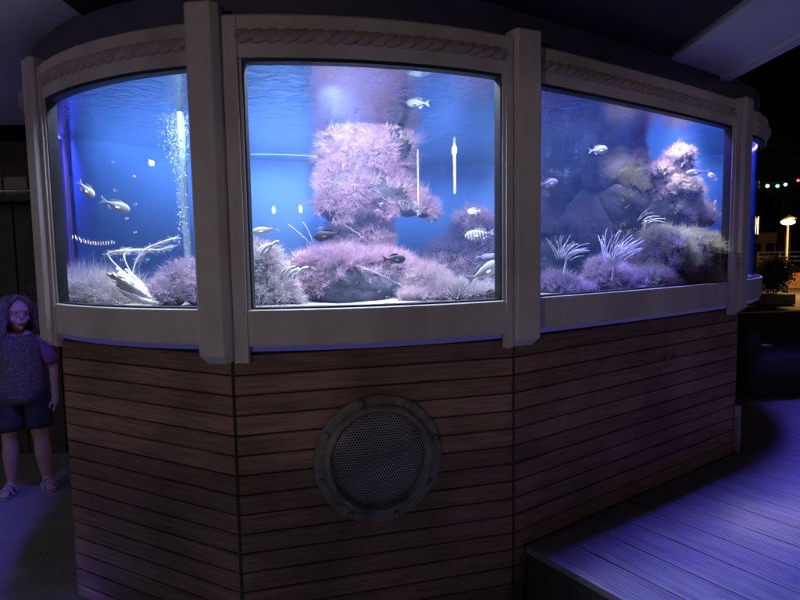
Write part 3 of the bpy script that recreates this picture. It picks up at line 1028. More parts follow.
TH = 'fine white threads in the middle window'
for lab, a, m_, b, y in (('thin white thread leaning left above the pink boulder', (311, 244), (301, 234), (288, 224), 2.6),
                         ('thin upright white thread above the pink boulder', (313, 243), (310, 232), (303, 222), 2.62),
                         ('thin white thread between the pillar and the boulder', (370, 243), (358, 233), (345, 225), 2.7),
                         ('thin white thread across the dark face of the boulder', (408, 290), (392, 278), (357, 265), 2.55)):
    mb = MB()
    A, Mm, B = Vector(V(*a, y)), Vector(V(*m_, y - 0.02)), Vector(V(*b, y))
    pts = [A * (1 - t) ** 2 + Mm * 2 * t * (1 - t) + B * t * t for t in [i / 14 for i in range(15)]]
    pts = [q + Vector((0.002 * math.sin(i * 2.1), 0, 0.002 * math.cos(i * 1.7))) for i, q in enumerate(pts)]
    tag(mb.tube(pts, 0.0011, 5).build('weed_thread', M['thread'], None, True), lab, 'weed', TH)

# sea urchin half hidden in the white weed
uc = Vector(V(458, 300, 2.5))
ur = MB().ball(uc, 0.016).build('sea_urchin', M['urchin'], None, True)
tag(ur, 'black sea urchin with long spines in the white weed', 'sea urchin')
mb = MB()
for d_ in ((-0.75, -0.1, 1.0), (0.35, -0.1, 1.0), (0.6, -0.2, 1.0), (-0.25, 0.3, 0.8), (1.0, 0.2, 0.5), (-1.0, 0.1, 0.4), (0.1, -0.7, 0.5), (0.0, 0.6, 1.0), (-0.5, -0.6, 0.3), (0.7, 0.6, 0.6)):
    dv = Vector(d_).normalized()
    mb.tube([uc + dv * 0.012, uc + dv * 0.085], [0.0021, 0.0006], 6)
mb.build('spine', M['urchin'], ur)

# leafy plant at the right edge of the middle window
mb = MB()
pb = Vector(V(503, 246, 2.45))
rnd = random.Random(3)
mb.tube([pb - Vector((0, 0, 0.16)), pb - Vector((-0.004, 0, 0.03)), pb + Vector((0, 0, 0.07))], [0.003, 0.0028, 0.0015], 6)
for i in range(46):
    st = pb + Vector((rnd.gauss(0, 0.006), rnd.gauss(0, .008), rnd.uniform(-0.04, 0.07)))
    dv = Vector((rnd.gauss(-0.25, 0.6), rnd.gauss(0, 0.6), rnd.uniform(0, 0.8))).normalized()
    w_ = dv.cross(Vector((rnd.random(), rnd.random(), rnd.random()))).normalized() * 0.006
    l_ = rnd.uniform(0.018, 0.034)
    mb.add([st, st + dv * l_ * 0.5 + w_, st + dv * l_, st + dv * l_ * 0.5 - w_], [(0, 1, 2, 3)])
tag(mb.build('water_plant', M['plant'], None, False), 'small green leafy plant at the right edge of the middle window', 'plant')

# air pipe with a plume of bubbles in the left window
pp0, pp1 = Vector(V(189, 285, 2.85)), Vector(V(172, 98, 2.85))
pp0.z = SAND_Z
pipe = MB().tube([pp0, Vector((pp0.x, pp0.y, EYE + 0.5)), Vector((pp0.x - 0.005, pp0.y, EYE + 0.86))], [0.017, 0.017, 0.018], 14).build('air_pipe', M['tube'], None, True)
tag(pipe, 'pale blue air pipe standing in the left window', 'pipe')
mb = MB()
rnd = random.Random(9)
for i in range(1500):
    h_ = rnd.random() ** 0.5
    z_ = EYE + 0.02 + h_ * (WATER_Z - 0.035)
    sp = 0.012 + 0.1 * max(0, h_ - 0.45) ** 1.4
    c = Vector((pp0.x - 0.004 + rnd.gauss(0, sp), pp0.y - 0.03 + rnd.gauss(0, sp), z_))
    r_ = rnd.uniform(0.0012, 0.0036)
    ico = [(0, 0, 1), (1, 0, 0), (0, 1, 0), (-1, 0, 0), (0, -1, 0), (0, 0, -1)]
    mb.add([c + Vector(q) * r_ for q in ico], [(0, 1, 2), (0, 2, 3), (0, 3, 4), (0, 4, 1), (5, 2, 1), (5, 3, 2), (5, 4, 3), (5, 1, 4)])
ob = mesh_obj('bubbles', mb.v, mb.f, M['bubble'], None, True)
tag(ob, 'plume of rising air bubbles round the pale pipe', 'bubbles', kind='stuff')


# ------------------------------------------------------------------ fish
def fish_mat(name, back, belly, stripe=None, freq=0.0):
    m, nt, out = new_mat(name)
    b = nd(nt, 'ShaderNodeBsdfPrincipled', Roughness=0.55)
    tc = nd(nt, 'ShaderNodeTexCoord')
    sp = nd(nt, 'ShaderNodeSeparateXYZ'); L(nt, tc.outputs['Object'], sp.inputs[0])
    n = nd(nt, 'ShaderNodeTexNoise', Scale=60.0, Detail=3.0); L(nt, tc.outputs['Object'], n.inputs['Vector'])
    ad = nd(nt, 'ShaderNodeMath', operation='MULTIPLY_ADD'); ad.inputs[1].default_value = 0.014; L(nt, n.outputs['Fac'], ad.inputs[0]); L(nt, sp.outputs['Z'], ad.inputs[2])
    mr = nd(nt, 'ShaderNodeMapRange'); mr.inputs['From Min'].default_value = -0.008; mr.inputs['From Max'].default_value = 0.026
    L(nt, ad.outputs[0], mr.inputs['Value'])
    col = ramp(nt, mr.outputs[0], [(0.0, belly), (1.0, back)])
    if stripe:
        wv = nd(nt, 'ShaderNodeTexWave', Scale=freq, Distortion=1.0); wv.wave_type = 'BANDS'; wv.bands_direction = 'X'
        L(nt, tc.outputs['Object'], wv.inputs['Vector'])
        mk = ramp(nt, wv.outputs['Fac'], [(0.45, (0, 0, 0)), (0.6, (1, 1, 1))])
        mx = nd(nt, 'ShaderNodeMix', data_type='RGBA')
        L(nt, mk, mx.inputs['Factor']); L(nt, col, mx.inputs['A']); mx.inputs['B'].default_value = (*stripe, 1)
        col = mx.outputs['Result']
    L(nt, col, b.inputs['Base Color'])
    L(nt, b.outputs['BSDF'], out.inputs['Surface'])
    return m


FM = {
    'pale': fish_mat('pale_fish', (0.5, 0.55, 0.6), (0.75, 0.76, 0.77)),
    'grey': fish_mat('grey_fish', (0.05, 0.06, 0.09), (0.24, 0.25, 0.28)),
    'dark': fish_mat('dark_fish', (0.02, 0.018, 0.03), (0.05, 0.045, 0.06)),
    'striped': fish_mat('striped_fish', (0.5, 0.52, 0.5), (0.8, 0.8, 0.78), (0.22, 0.24, 0.26), 22.0),
    'blue': fish_mat('blue_fish', (0.5, 0.57, 0.8), (0.85, 0.88, 0.95)),
}


def fish(label, px, py, y, length_px, face, tilt, kind, hr=0.36, yaw_out=0.15, group='fish swimming in the aquarium'):
    """face +1 looks right, -1 left; tilt in degrees, nose up positive; hr = height / length"""
    c = Vector(V(px, py, y))
    ln = length_px / F_PX * y * 1.02
    H = hr * ln * 0.5
    body_n, seg = 16, 14
    rs = []
    bl = ln * 0.8
    for i in range(body_n + 1):
        t = i / body_n
        x = ln * 0.5 - bl * t
        prof = (math.sin(math.pi * min(t, 1) ** 0.68) ** 0.92) * (1 - 0.1 * t) if t < 1 else 0
        hgt = max(H * prof, H * (0.04 if t < 0.05 else 0.17))
        wid = max(hgt * 0.42 * (1 - 0.35 * t), H * 0.05)
        zc = -0.06 * H * math.sin(math.pi * t)
        rs.append([Vector((x, wid * math.cos(2 * math.pi * k / seg), zc + hgt * math.sin(2 * math.pi * k / seg))) for k in range(seg)])
    yaw = yaw_out if face > 0 else math.pi - yaw_out
    mtx = Matrix.Translation(c) @ Matrix.Rotation(yaw, 4, 'Z') @ Matrix.Rotation(-R(tilt), 4, 'Y')
    mb = MB().rings(rs)
    b = local_obj('fish', mb.v, mb.f, FM[kind], None, True, mtx)
    tag(b, label, 'fish', group)

    def fin(name, outline, th=0.0012, rx=0.0, off=(0, 0, 0)):
        vs = [Vector((x, th, z)) for x, z in outline] + [Vector((x, -th, z)) for x, z in outline]
        k = len(outline)
        fs_ = [tuple(range(k)), tuple(range(2 * k - 1, k - 1, -1))] + [(i, k + i, k + (i + 1) % k, (i + 1) % k) for i in range(k)]
        mr = Matrix.Rotation(rx, 4, 'X')
        vs = [(mr @ v) + Vector(off) for v in vs]
        return local_obj(name, vs, fs_, FM[kind], b, False, mtx)
    tx = ln * 0.5 - bl
    fin('tail_fin', [(tx + 0.03 * ln, 0.12 * H), (tx - 0.1 * ln, 0.46 * H), (tx - 0.2 * ln, 0.72 * H), (tx - 0.12 * ln, 0.0), (tx - 0.2 * ln, -0.72 * H), (tx - 0.1 * ln, -0.46 * H), (tx + 0.03 * ln, -0.12 * H)])
    fin('dorsal_fin', [(0.22 * ln, 0.8 * H), (0.14 * ln, 1.12 * H), (0.0, 1.14 * H), (-0.14 * ln, 0.92 * H), (-0.22 * ln, 0.5 * H), (-0.1 * ln, 0.6 * H), (0.1 * ln, 0.75 * H)])
    fin('anal_fin', [(-0.02 * ln, -0.8 * H), (-0.1 * ln, -1.08 * H), (-0.2 * ln, -0.72 * H), (-0.22 * ln, -0.42 * H)])
    for s in (-1, 1):
        fin('pectoral_fin', [(0, 0), (-0.12 * ln, 0.1 * H), (-0.15 * ln, -0.22 * H), (-0.05 * ln, -0.25 * H)], 0.0008, s * 0.5, (0.2 * ln, s * H * 0.36, -0.15 * H))
        e = MB().ball((0.39 * ln, s * H * 0.20, 0.16 * H), (0.024 * ln, 0.012 * ln, 0.024 * ln), 10, 6)
        local_obj('eye', e.v, e.f, M['pupil'], b, True, mtx)
    return b


fish('small blue fish diving nose down, upper of the pair in the left window', 86, 189, 2.45, 21, 1, -48, 'blue', 0.42)
fish('blue fish below the diving one, lower of the pair in the left window', 115, 205, 2.42, 29, 1, -22, 'blue', 0.36)
fish('grey fish near the surface at top of the middle window', 418, 103, 2.5, 23, -1, 4, 'grey', 0.44)
fish('slim pale fish by the left edge of the middle window', 265, 230, 2.35, 28, -1, -8, 'pale', 0.3)
fish('dark fish facing left just above the pink boulder', 328, 235, 2.48, 29, -1, -8, 'dark', 0.36)
fish('dark fish facing right at the right end of the pink boulder', 394, 259, 2.5, 23, 1, 0, 'dark', 0.42)
fish('large white fish swimming up in the lower right of the middle window', 483, 272, 2.4, 38, 1, 28, 'pale', 0.36)
fish('dark fish resting low in the bottom right corner of the middle window', 490, 295, 2.48, 23, 1, 6, 'dark', 0.38)
fish('pale striped fish beside the green plant in the middle window', 480, 234, 2.75, 30, -1, -8, 'striped', 0.36)
fish('tiny grey fish at the tip of the pink pillar bulge', 435, 218, 2.9, 10, 1, 10, 'grey', 0.62, 0.9)
fish('faint small fish in the haze above the striped fish', 474, 211, 3.5, 13, -1, 0, 'blue', 0.5)
fish('faint slim fish low in the haze between striped and white fish', 486, 256, 3.2, 22, 1, 4, 'blue', 0.22)
fish('pale fish high in the right window left of the rock column', 598, 150, 3.0, 20, 1, 5, 'pale', 0.42)
fish('white fish at the left edge of the right window', 549, 183, 2.75, 19, 1, 6, 'pale', 0.46)
fish('faint grey fish between the rock peak and right edge', 698, 172, 3.4, 22, -1, -6, 'blue', 0.3)
fish('small curled pale fish near the right edge of the right window', 713, 177, 3.42, 11, -1, 40, 'pale', 0.55, 0.9)
fish('small pale fish turned upright near the right edge', 715, 205, 3.44, 10, 1, 75, 'blue', 0.45, 0.6)
fish('pale fish partly behind the far right window edge', 731, 190, 3.42, 12, 1, 80, 'pale', 0.4, 0.5)

# ------------------------------------------------------------------ roof over the place
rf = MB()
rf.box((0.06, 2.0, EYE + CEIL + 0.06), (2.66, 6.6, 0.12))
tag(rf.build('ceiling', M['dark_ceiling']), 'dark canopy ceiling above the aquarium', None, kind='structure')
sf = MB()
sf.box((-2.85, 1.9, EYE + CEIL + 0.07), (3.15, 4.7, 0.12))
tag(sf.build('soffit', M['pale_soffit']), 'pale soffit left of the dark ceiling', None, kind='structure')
bmz = MB()
bmz.box((1.635, 1.3, EYE + CEIL + 0.02), (0.42, 4.0, 0.06), 0, 0.004)
bmz.box((1.88, 1.3, EYE + CEIL + 0.05), (0.07, 4.05, 0.16), 0, 0.004)
tag(bmz.build('roof_beam', M['pale_soffit']), 'pale edge beam of the canopy running over the deck', 'beam')

# ------------------------------------------------------------------ floor, deck and ground
g = mesh_obj('ground', [(-300, -300, -0.012), (300, -300, -0.012), (300, 500, -0.012), (-300, 500, -0.012)], [(0, 1, 2, 3)], M['asphalt'])
tag(g, 'dark asphalt ground reaching the horizon', None, kind='structure')
g = mesh_obj('pavement', [(-6, -6, 0), (2.5, -6, 0), (2.5, 6.2, 0), (-6, 6.2, 0)], [(0, 1, 2, 3)], M['concrete'])
tag(g, 'grey concrete pavement round the aquarium', None, kind='structure')
# deck of grooved planks, square to the right side
bu = (C3 - C2).normalized(); bn = Vector((bu.y, -bu.x))
PW = 0.187
dk = MB()
dm = mat('grey_deck_boards', (0.18, 0.17, 0.19), (0.1, 0.095, 0.11), c3=(0.22, 0.21, 0.23), scale=4.0, rough=0.5, bump=0.25, bscale=22, stretch=(1 / 9, 1.2, 1), detail=9.0)
for n_ in dm.node_tree.nodes:
    if n_.type == 'MAPPING':                 # grain runs along the planks
        n_.vector_type = 'TEXTURE'
        n_.inputs['Rotation'].default_value = (0, 0, math.atan2(bu.y, bu.x))
s0 = 0.055
k = 0
o0 = C2 + bu * 0.0
while s0 + k * PW < 6.0:
    a, b = s0 + k * PW + 0.004, s0 + (k + 1) * PW - 0.004
    prof = []
    nr_ = 9
    zt = EYE + DECK
    prof.append((a, zt - 0.03)); prof.append((a, zt - 0.002)); 
    for j in range(nr_):
        x0 = a + (b - a) * (j + 0.12) / nr_; x1 = a + (b - a) * (j + 0.88) / nr_
        prof += [(x0, zt), (x1, zt)]
        if j < nr_ - 1:
            xm = a + (b - a) * (j + 1) / nr_
            prof.append((xm, zt - 0.003))
    prof += [(b, zt - 0.002), (b, zt - 0.03)]
    rs = []
    near_end = 3.2
    ln_c = (C3 - C2).length
    back = 0.02 if a < ln_c else -2.6
    for w in (back, near_end):
        rs.append([Vector((o0.x + bu.x * x + bn.x * w, o0.y + bu.y * x + bn.y * w, z)) for x, z in prof])
    dk.rings(rs)
    k += 1
deck = dk.build('deck', dm)
tag(deck, 'raised deck of grooved grey boards right of the aquarium', None, kind='structure')
# dark fascia below the deck edge and its joists
fa = MB()
m4 = Matrix(((bu.x, bn.x, 0, 0), (bu.y, bn.y, 0, 0), (0, 0, 1, 0), (0, 0, 0, 1)))
q = o0 + bu * 0.075 + bn * 1.6
fa.box((q.x, q.y, (EYE + DECK - 0.032) / 2), (0.03, 3.15, EYE + DECK - 0.034), M4=m4)
q = o0 + bu * 3.0 + bn * 1.6
fa.box((q.x, q.y, (EYE + DECK - 0.032) / 2), (5.7, 0.05, EYE + DECK - 0.034), M4=m4)
tag(fa.build('deck_fascia', M['dark_wood']), 'dark boards closing the side of the raised deck', None, kind='structure')

# ------------------------------------------------------------------ left background: boarded kiosk, black speaker box, cable cover
kx = -3.2
KY = 4.55
kiosk = empty('kiosk', (kx, KY, 0)); tag(kiosk, 'dark vertical boarded kiosk behind the child', 'kiosk')
mb = MB()
for i in range(14):
    x = kx - 1.2 + i * 0.155
    mb.box((x, KY + 0.03 * (i % 2) * 0.2, 1.02), (0.147, 0.03, 2.04), 0, 0.004)
mb.build('board_wall', M['dark_wood'], kiosk)
mb = MB(); mb.box((kx - 0.2, KY - 0.1, 2.07), (2.3, 0.3, 0.05), 0, 0.005); mb.build('counter', M['dark_wood'], kiosk)
mb = MB(); mb.tube([(kx - 1.3, KY - 0.3, 2.115), (kx + 0.95, KY - 0.3, 2.115)], 0.013, 10); mb.build('rail', M['steel'], kiosk, True)
for i in range(11):
    mb = MB(); mb.box((kx - 1.2 + i * 0.2, KY - 0.02, 2.18), (0.185, 0.12, 0.14), 0, 0.01); mb.build('block', M['concrete'], kiosk)
mb = MB(); mb.box((kx - 0.2, KY + 0.15, 2.34), (2.3, 0.1, 0.14)); mb.box((kx - 0.2, KY + 0.35, 2.5), (2.3, 0.1, 0.2)); mb.build('beam', M['dark_wood'], kiosk)

# ------------------------------------------------------------------ child watching the tank
def remesh(mb, name, material, parent, voxel, smooth_it=4):
    o = mb.build(name, material, None, True)
    r = o.modifiers.new('r', 'REMESH'); r.mode = 'VOXEL'; r.voxel_size = voxel
    s = o.modifiers.new('s', 'SMOOTH'); s.iterations = smooth_it; s.factor = 0.5
    dg = bpy.context.evaluated_depsgraph_get()
    me = bpy.data.meshes.new_from_object(o.evaluated_get(dg))
    o.modifiers.clear()
    o.data = me
    me.polygons.foreach_set('use_smooth', [True] * len(me.polygons))
    if parent:
        o.parent = parent; o.matrix_parent_inverse = parent.matrix_world.inverted()
    return o


def child():
    base = Vector((-2.60, 3.80, 0))
    yaw = R(-52)                     # local +Y is forward; turned towards the tank and the camera
    fwd = Vector((math.sin(R(28)), -math.cos(R(28)), 0))
    right = Vector((fwd.y, -fwd.x, 0))       # the child's own right-hand side
    root = empty('person', base)
    tag(root, 'child in speckled top, dark shorts and sandals standing left of the aquarium', 'person')

    def W(r_, f_, z_):
        return base + right * r_ + fwd * f_ + Vector((0, 0, z_))
    M3 = Matrix(((right.x, fwd.x, 0, 0), (right.y, fwd.y, 0, 0), (0, 0, 1, 0), (0, 0, 0, 1)))
    b = MB()
    HZ = 1.235                        # head centre
    hf = (fwd * 0.55 + Vector((1, -0.35, 0.0)) * 0.6).normalized()
    hr = Vector((hf.y, -hf.x, 0))
    H3 = Matrix(((hr.x, hf.x, 0, 0), (hr.y, hf.y, 0, 0), (0, 0, 1, 0), (0, 0, 0, 1)))
    hc = W(0, 0.015, HZ)

    def Hd(r_, f_, z_):
        return hc + hr * r_ + hf * f_ + Vector((0, 0, z_))
    b.ball(hc + Vector((0, 0, 0.02)), (0.073, 0.088, 0.09), 24, 16, H3)
    b.ball(Hd(0, 0.02, -0.045), (0.056, 0.062, 0.058), 20, 12, H3)     # jaw
    b.ball(Hd(0, 0.062, -0.088), (0.02, 0.018, 0.016), 12, 8, H3)      # chin
    b.capsule(Hd(0, 0.083, 0.006), Hd(0, 0.094, -0.022), 0.006, 0.0082, 10)  # nose
    b.ball(Hd(0.034, 0.056, -0.03), (0.026, 0.02, 0.026), 12, 8, H3); b.ball(Hd(-0.034, 0.056, -0.03), (0.026, 0.02, 0.026), 12, 8, H3)
    for s in (-1, 1):
        b.ball(Hd(s * 0.075, -0.006, -0.005), (0.009, 0.02, 0.028), 10, 8, H3)   # ears
        b.capsule(Hd(s * 0.016, 0.086, 0.03), Hd(s * 0.044, 0.074, 0.03), 0.008, 0.007, 8)  # brow
    b.ball(Hd(0, 0.083, -0.052), (0.022, 0.009, 0.006), 10, 8, H3); b.ball(Hd(0, 0.08, -0.064), (0.02, 0.01, 0.007), 10, 8, H3)
    b.capsule(W(0, -0.012, 1.16), W(0, -0.02, 1.08), 0.037, 0.043, 14)
    # trunk
    for z_, rx, ry in ((1.06, 0.09, 0.06), (1.0, 0.118, 0.078), (0.92, 0.112, 0.085), (0.82, 0.108, 0.085), (0.74, 0.115, 0.09), (0.68, 0.12, 0.095)):
        b.ball(W(0, -0.01, z_), (rx, ry, 0.075), 20, 12, M3)
    for s in (-1, 1):
        b.capsule(W(s * 0.06, -0.015, 1.06), W(s * 0.135, -0.012, 1.03), 0.036, 0.04)
        el = W(s * 0.185, -0.03, 0.84); wr = W(s * 0.19, 0.05, 0.665)
        b.capsule(W(s * 0.138, -0.012, 1.03), el, 0.037, 0.029)
        b.capsule(el, wr, 0.029, 0.021)
        hd = W(s * 0.19, 0.075, 0.605)
        b.capsule(wr, wr.lerp(hd, 0.6), 0.02, 0.024); b.capsule(W(s * 0.182, 0.062, 0.63), W(s * 0.19, 0.088, 0.61), 0.018, 0.018)
        for k, (df, ln) in enumerate(((0.024, 0.05), (0.009, 0.056), (-0.006, 0.052), (-0.02, 0.042))):
            a = W(s * 0.19, 0.072 + df, 0.612 - 0.004 * k)
            m_ = W(s * 0.187, 0.08 + df, 0.612 - ln * 0.55)
            e = W(s * 0.176, 0.084 + df, 0.612 - ln)
            b.capsule(a, m_, 0.0085, 0.0075, 8); b.capsule(m_, e, 0.0075, 0.0065, 8)
        b.capsule(W(s * 0.182, 0.08, 0.64), W(s * 0.162, 0.105, 0.612), 0.0095, 0.0085, 8); b.capsule(W(s * 0.162, 0.105, 0.612), W(s * 0.158, 0.11, 0.59), 0.0085, 0.007, 8)
        # legs: hip, knee, ankle, foot
        hip = W(s * 0.062, -0.01, 0.66); kn = W(s * 0.088, 0.02, 0.375); an = W(s * 0.1, -0.02, 0.075)
        b.capsule(hip, kn, 0.077, 0.048, 16); b.capsule(kn, kn.lerp(an, 0.35), 0.047, 0.05, 16)
        b.capsule(kn.lerp(an, 0.35), an, 0.05, 0.03, 16)
        toe = an + (fwd * 1.0 + right * s * 0.25).normalized() * 0.12; toe.z = 0.035
        hl = an - fwd * 0.02; hl.z = 0.042
        b.capsule(hl, toe, 0.03, 0.026, 12); b.capsule(an, hl.lerp(toe, 0.4), 0.03, 0.028, 12)
        for k in range(5):
            sd = (fwd * 1.0 + right * s * 0.25).normalized(); sr = Vector((sd.y, -sd.x, 0))
            st = toe + sr * (k - 2) * 0.0105
            b.capsule(st, st + sd * (0.034 - 0.003 * k * (1 if s > 0 else -1) * 0.5) - Vector((0, 0, 0.008)), 0.0085, 0.007, 8)
    body = remesh(b, 'body', M['skin'], root, 0.0048, 4)
    for s in (-1, 1):
        e = MB().ball(Hd(s * 0.029, 0.0745, 0.013), (0.0135, 0.009, 0.0085), 12, 8, H3); e.build('eye', M['eye_white'], root, True)
        e = MB().ball(Hd(s * 0.029, 0.0815, 0.014), (0.0062, 0.0035, 0.0062), 10, 8, H3); e.build('pupil', M['pupil'], root, True)
    MB().ball(Hd(0, 0.0885, -0.053), (0.021, 0.0065, 0.0045), 12, 8, H3).ball(Hd(0, 0.0875, -0.061), (0.018, 0.0065, 0.005), 12, 8, H3).build('mouth', M['lip'], root, True)
    # hair: cap plus shoulder-length locks
    hb = MB()
    hb.ball(Hd(0, -0.022, 0.042), (0.086, 0.088, 0.088), 24, 16, H3)
    rnd = random.Random(2)
    for i in range(60):
        a = R(70 + 220 * (i / 59.0))
        x, f_ = 0.078 * math.sin(a + math.pi / 2 * 0) , 0.082 * math.cos(a)
        top = Hd(0.07 * math.sin(a), -0.02 + 0.075 * math.cos(a), 0.075 + rnd.uniform(-0.02, 0.02))
        md = Hd(0.092 * math.sin(a), -0.02 + 0.09 * math.cos(a), -0.01)
        lo = Hd((0.1 + rnd.uniform(-0.012, 0.02)) * math.sin(a), -0.03 + (0.1 + rnd.uniform(-0.01, 0.02)) * math.cos(a), -0.13 - rnd.uniform(0, 0.06))
        hb.capsule(top, md, 0.016, 0.017, 8); hb.capsule(md, lo, 0.016, 0.007, 8)
    for sd_ in (-1, 1):
        for i in range(7):
            hb.capsule(Hd(0.004 * sd_, 0.03 - 0.012 * i, 0.125), Hd(sd_ * (0.052 + 0.003 * i), 0.062 - 0.012 * i, 0.085), 0.014, 0.014, 8)
            hb.capsule(Hd(sd_ * (0.052 + 0.003 * i), 0.062 - 0.012 * i, 0.085), Hd(sd_ * 0.088, 0.036 - 0.01 * i, 0.0), 0.014, 0.012, 8)
    remesh(hb, 'hair', M['hair'], root, 0.006, 1)
    fr_ = MB()
    for i in range(1300):
        a = R(42 + 276 * rnd.random())
        rr_ = rnd.uniform(0.9, 2.2)
        zz_ = rnd.uniform(0.0, 0.13); kk_ = math.sqrt(max(0.05, 1 - max(0, (zz_ - 0.05) / 0.09) ** 2)); h0 = Hd(0.096 * kk_ * math.sin(a), -0.022 + 0.096 * kk_ * math.cos(a), zz_)
        ph = rnd.uniform(0, 6)
        pts = [h0 + Vector((0, 0, -0.027 * j)) + hr * (math.sin(a) * 0.012 * rr_ * j ** 0.7 + 0.008 * math.sin(ph + j * 1.2)) + hf * (math.cos(a) * 0.012 * rr_ * j ** 0.7 + 0.008 * math.cos(ph + j * 1.1)) for j in range(rnd.randint(5, 9))]
        fr_.tube(pts, [0.0034 * (1 - 0.6 * j / len(pts)) for j in range(len(pts))], 4, caps=False)
    fr_.build('loose_hair', M['hair'], root, True)
    # clothes: rings round the trunk
    def shell(name, rows, material, seed):
        rs = []
        for z_, rx, ry, f_ in rows:
            ring = []
            for k in range(32):
                a = 2 * math.pi * k / 32
                fold = 1 + 0.025 * math.sin(5 * a + z_ * 9 + seed) + 0.015 * math.sin(9 * a - z_ * 21)
                ring.append(W(rx * fold * math.cos(a), f_ + ry * fold * math.sin(a), z_ + 0.004 * math.sin(3 * a)))
            rs.append(ring)
        o = MB().rings(rs, caps=False).build(name, material, root, True)
        m_ = o.modifiers.new('t', 'SOLIDIFY'); m_.thickness = 0.006
        return o
    top = shell('top', [(1.105, 0.06, 0.05, -0.02), (1.075, 0.115, 0.075, -0.012), (1.03, 0.142, 0.092, -0.01), (0.95, 0.134, 0.1, -0.01), (0.84, 0.132, 0.102, -0.01), (0.74, 0.142, 0.112, -0.01), (0.69, 0.15, 0.12, -0.01), (0.64, 0.158, 0.128, -0.01)], M['shirt'], 0)
    for s in (-1, 1):
        sl = MB()
        sl.capsule(W(s * 0.12, -0.012, 1.045), W(s * 0.168, -0.022, 0.91), 0.052, 0.05, 16)
        sl.build('sleeve', M['purple'] if s < 0 else M['shirt'], root, True)
    sh = MB()
    for s in (-1, 1):
        rs = []
        for t in [i / 8 for i in range(9)]:
            c = W(s * (0.06 + 0.022 * t), -0.008 + 0.02 * t, 0.72 - 0.27 * t)
            rs.append([c + M3.to_3x3() @ Vector(((0.092 - 0.006 * t) * math.cos(2 * math.pi * k / 24), (0.1 - 0.014 * t) * math.sin(2 * math.pi * k / 24), 0)) * (1 + 0.03 * math.sin(4 * k + t * 5)) for k in range(24)])
        sh.rings(rs)
    sh.ball(W(0, -0.01, 0.7), (0.138, 0.11, 0.075), 24, 12, M3)
    sh.build('shorts', M['shorts'], root, True)
    for s in (-1, 1):
        an = W(s * 0.1, -0.02, 0.0)
        sd = (fwd * 1.0 + right * s * 0.25).normalized(); sr = Vector((sd.y, -sd.x, 0))
        sole = MB()
        out = []
        for k in range(28):
            a = 2 * math.pi * k / 28
            out.append(an + sd * (0.055 + 0.115 * math.cos(a)) + sr * (0.040 * math.sin(a) * (1 + 0.18 * math.cos(a))))
        sole.rings([[q + Vector((0, 0, z_)) for q in out] for z_ in (0.004, 0.018)])
        for f_ in (0.045, 0.1):
            arc = [an + sd * f_ + sr * 0.04 * math.cos(t) + Vector((0, 0, 0.016 + (0.058 if f_ < 0.1 else 0.048) * math.sin(t))) for t in [math.pi * i / 12 for i in range(13)]]
            sole.tube(arc, 0.0085, 8)
        sole.build('sandal', M['sandal'], root, False)
    return root


child()

# ------------------------------------------------------------------ right background
# low padded bench beyond the deck
q = Vector(V(775, 372, 5.0))
bench = empty('bench', (q.x, q.y, EYE + DECK)); tag(bench, 'long dark padded bench beyond the far end of the deck', 'bench')
bz = EYE + DECK
bx, by, bd = 4.35, 5.05, R(8)
m4 = Matrix.Rotation(bd, 4, 'Z')


def bb(name, c, size, mt_, bev=0.04):
    cc = m4 @ Vector((c[0], c[1], 0))
    return MB().box((bx + cc.x, by + cc.y, bz + c[2]), size, bd, bev).build(name, mt_, bench)


bb('seat', (0, 0.05, 0.30), (3.0, 0.72, 0.17), M['grey_fabric'])
bb('backrest', (0, 0.42, 0.47), (3.0, 0.2, 0.4), M['dark_fabric'])
bb('base', (0, 0.1, 0.115), (2.9, 0.6, 0.2), M['dark_fabric'], 0.01)
bb('armrest', (-1.5, 0.1, 0.36), (0.14, 0.75, 0.46), M['dark_fabric'])
bb('armrest', (1.5, 0.1, 0.36), (0.14, 0.75, 0.46), M['dark_fabric'])
# small glass ashtray on the bench seat
q = Vector(V(783, 361, 4.8))
mb = MB(); cc = (q.x, by + 0.0, bz + 0.386)
mb.tube([cc, (cc[0], cc[1], cc[2] + 0.02), (cc[0], cc[1], cc[2] + 0.03)], [0.055, 0.07, 0.072], 20)
tag(mb.build('dish', M['steel'], None, True), 'small shiny dish lying on the dark bench', 'dish')

# planter with a dark bush
q = Vector(V(772, 296, 16.0))
pl = empty('shrub', (q.x, 16.0, 0)); tag(pl, 'dark round shrub in a square planter by the road', 'shrub')


def foliage(name, c, r_, n, parent, size=0.06, seed=1, material=None):
    rn = np.random.default_rng(seed)
    cl = rn.normal(0, 1, (max(n // 30, 1), 3)); cl /= np.linalg.norm(cl, axis=1)[:, None]
    cl *= (rn.random((len(cl), 1)) ** 0.45)
    p = np.repeat(cl, 30, 0) + rn.normal(0, 0.17, (len(cl) * 30, 3))
    p = p * np.array(r_) + np.array(c)
    K = len(p)
    d1 = rn.normal(0, 1, (K, 3)); d1 /= np.linalg.norm(d1, axis=1)[:, None]
    d2 = np.cross(d1, rn.normal(0, 1, (K, 3))); d2 /= np.linalg.norm(d2, axis=1)[:, None] + 1e-9
    s = size * rn.uniform(0.6, 1.4, (K, 1))
    vs = np.stack([p, p + d1 * s * 0.5 + d2 * s * 0.3, p + d1 * s, p + d1 * s * 0.5 - d2 * s * 0.3], 1).reshape(-1, 3)
    fs_ = (np.arange(K)[:, None] * 4 + np.arange(4)[None, :]).tolist()
    return mesh_obj(name, vs.tolist(), fs_, material or M['leaf'], parent)


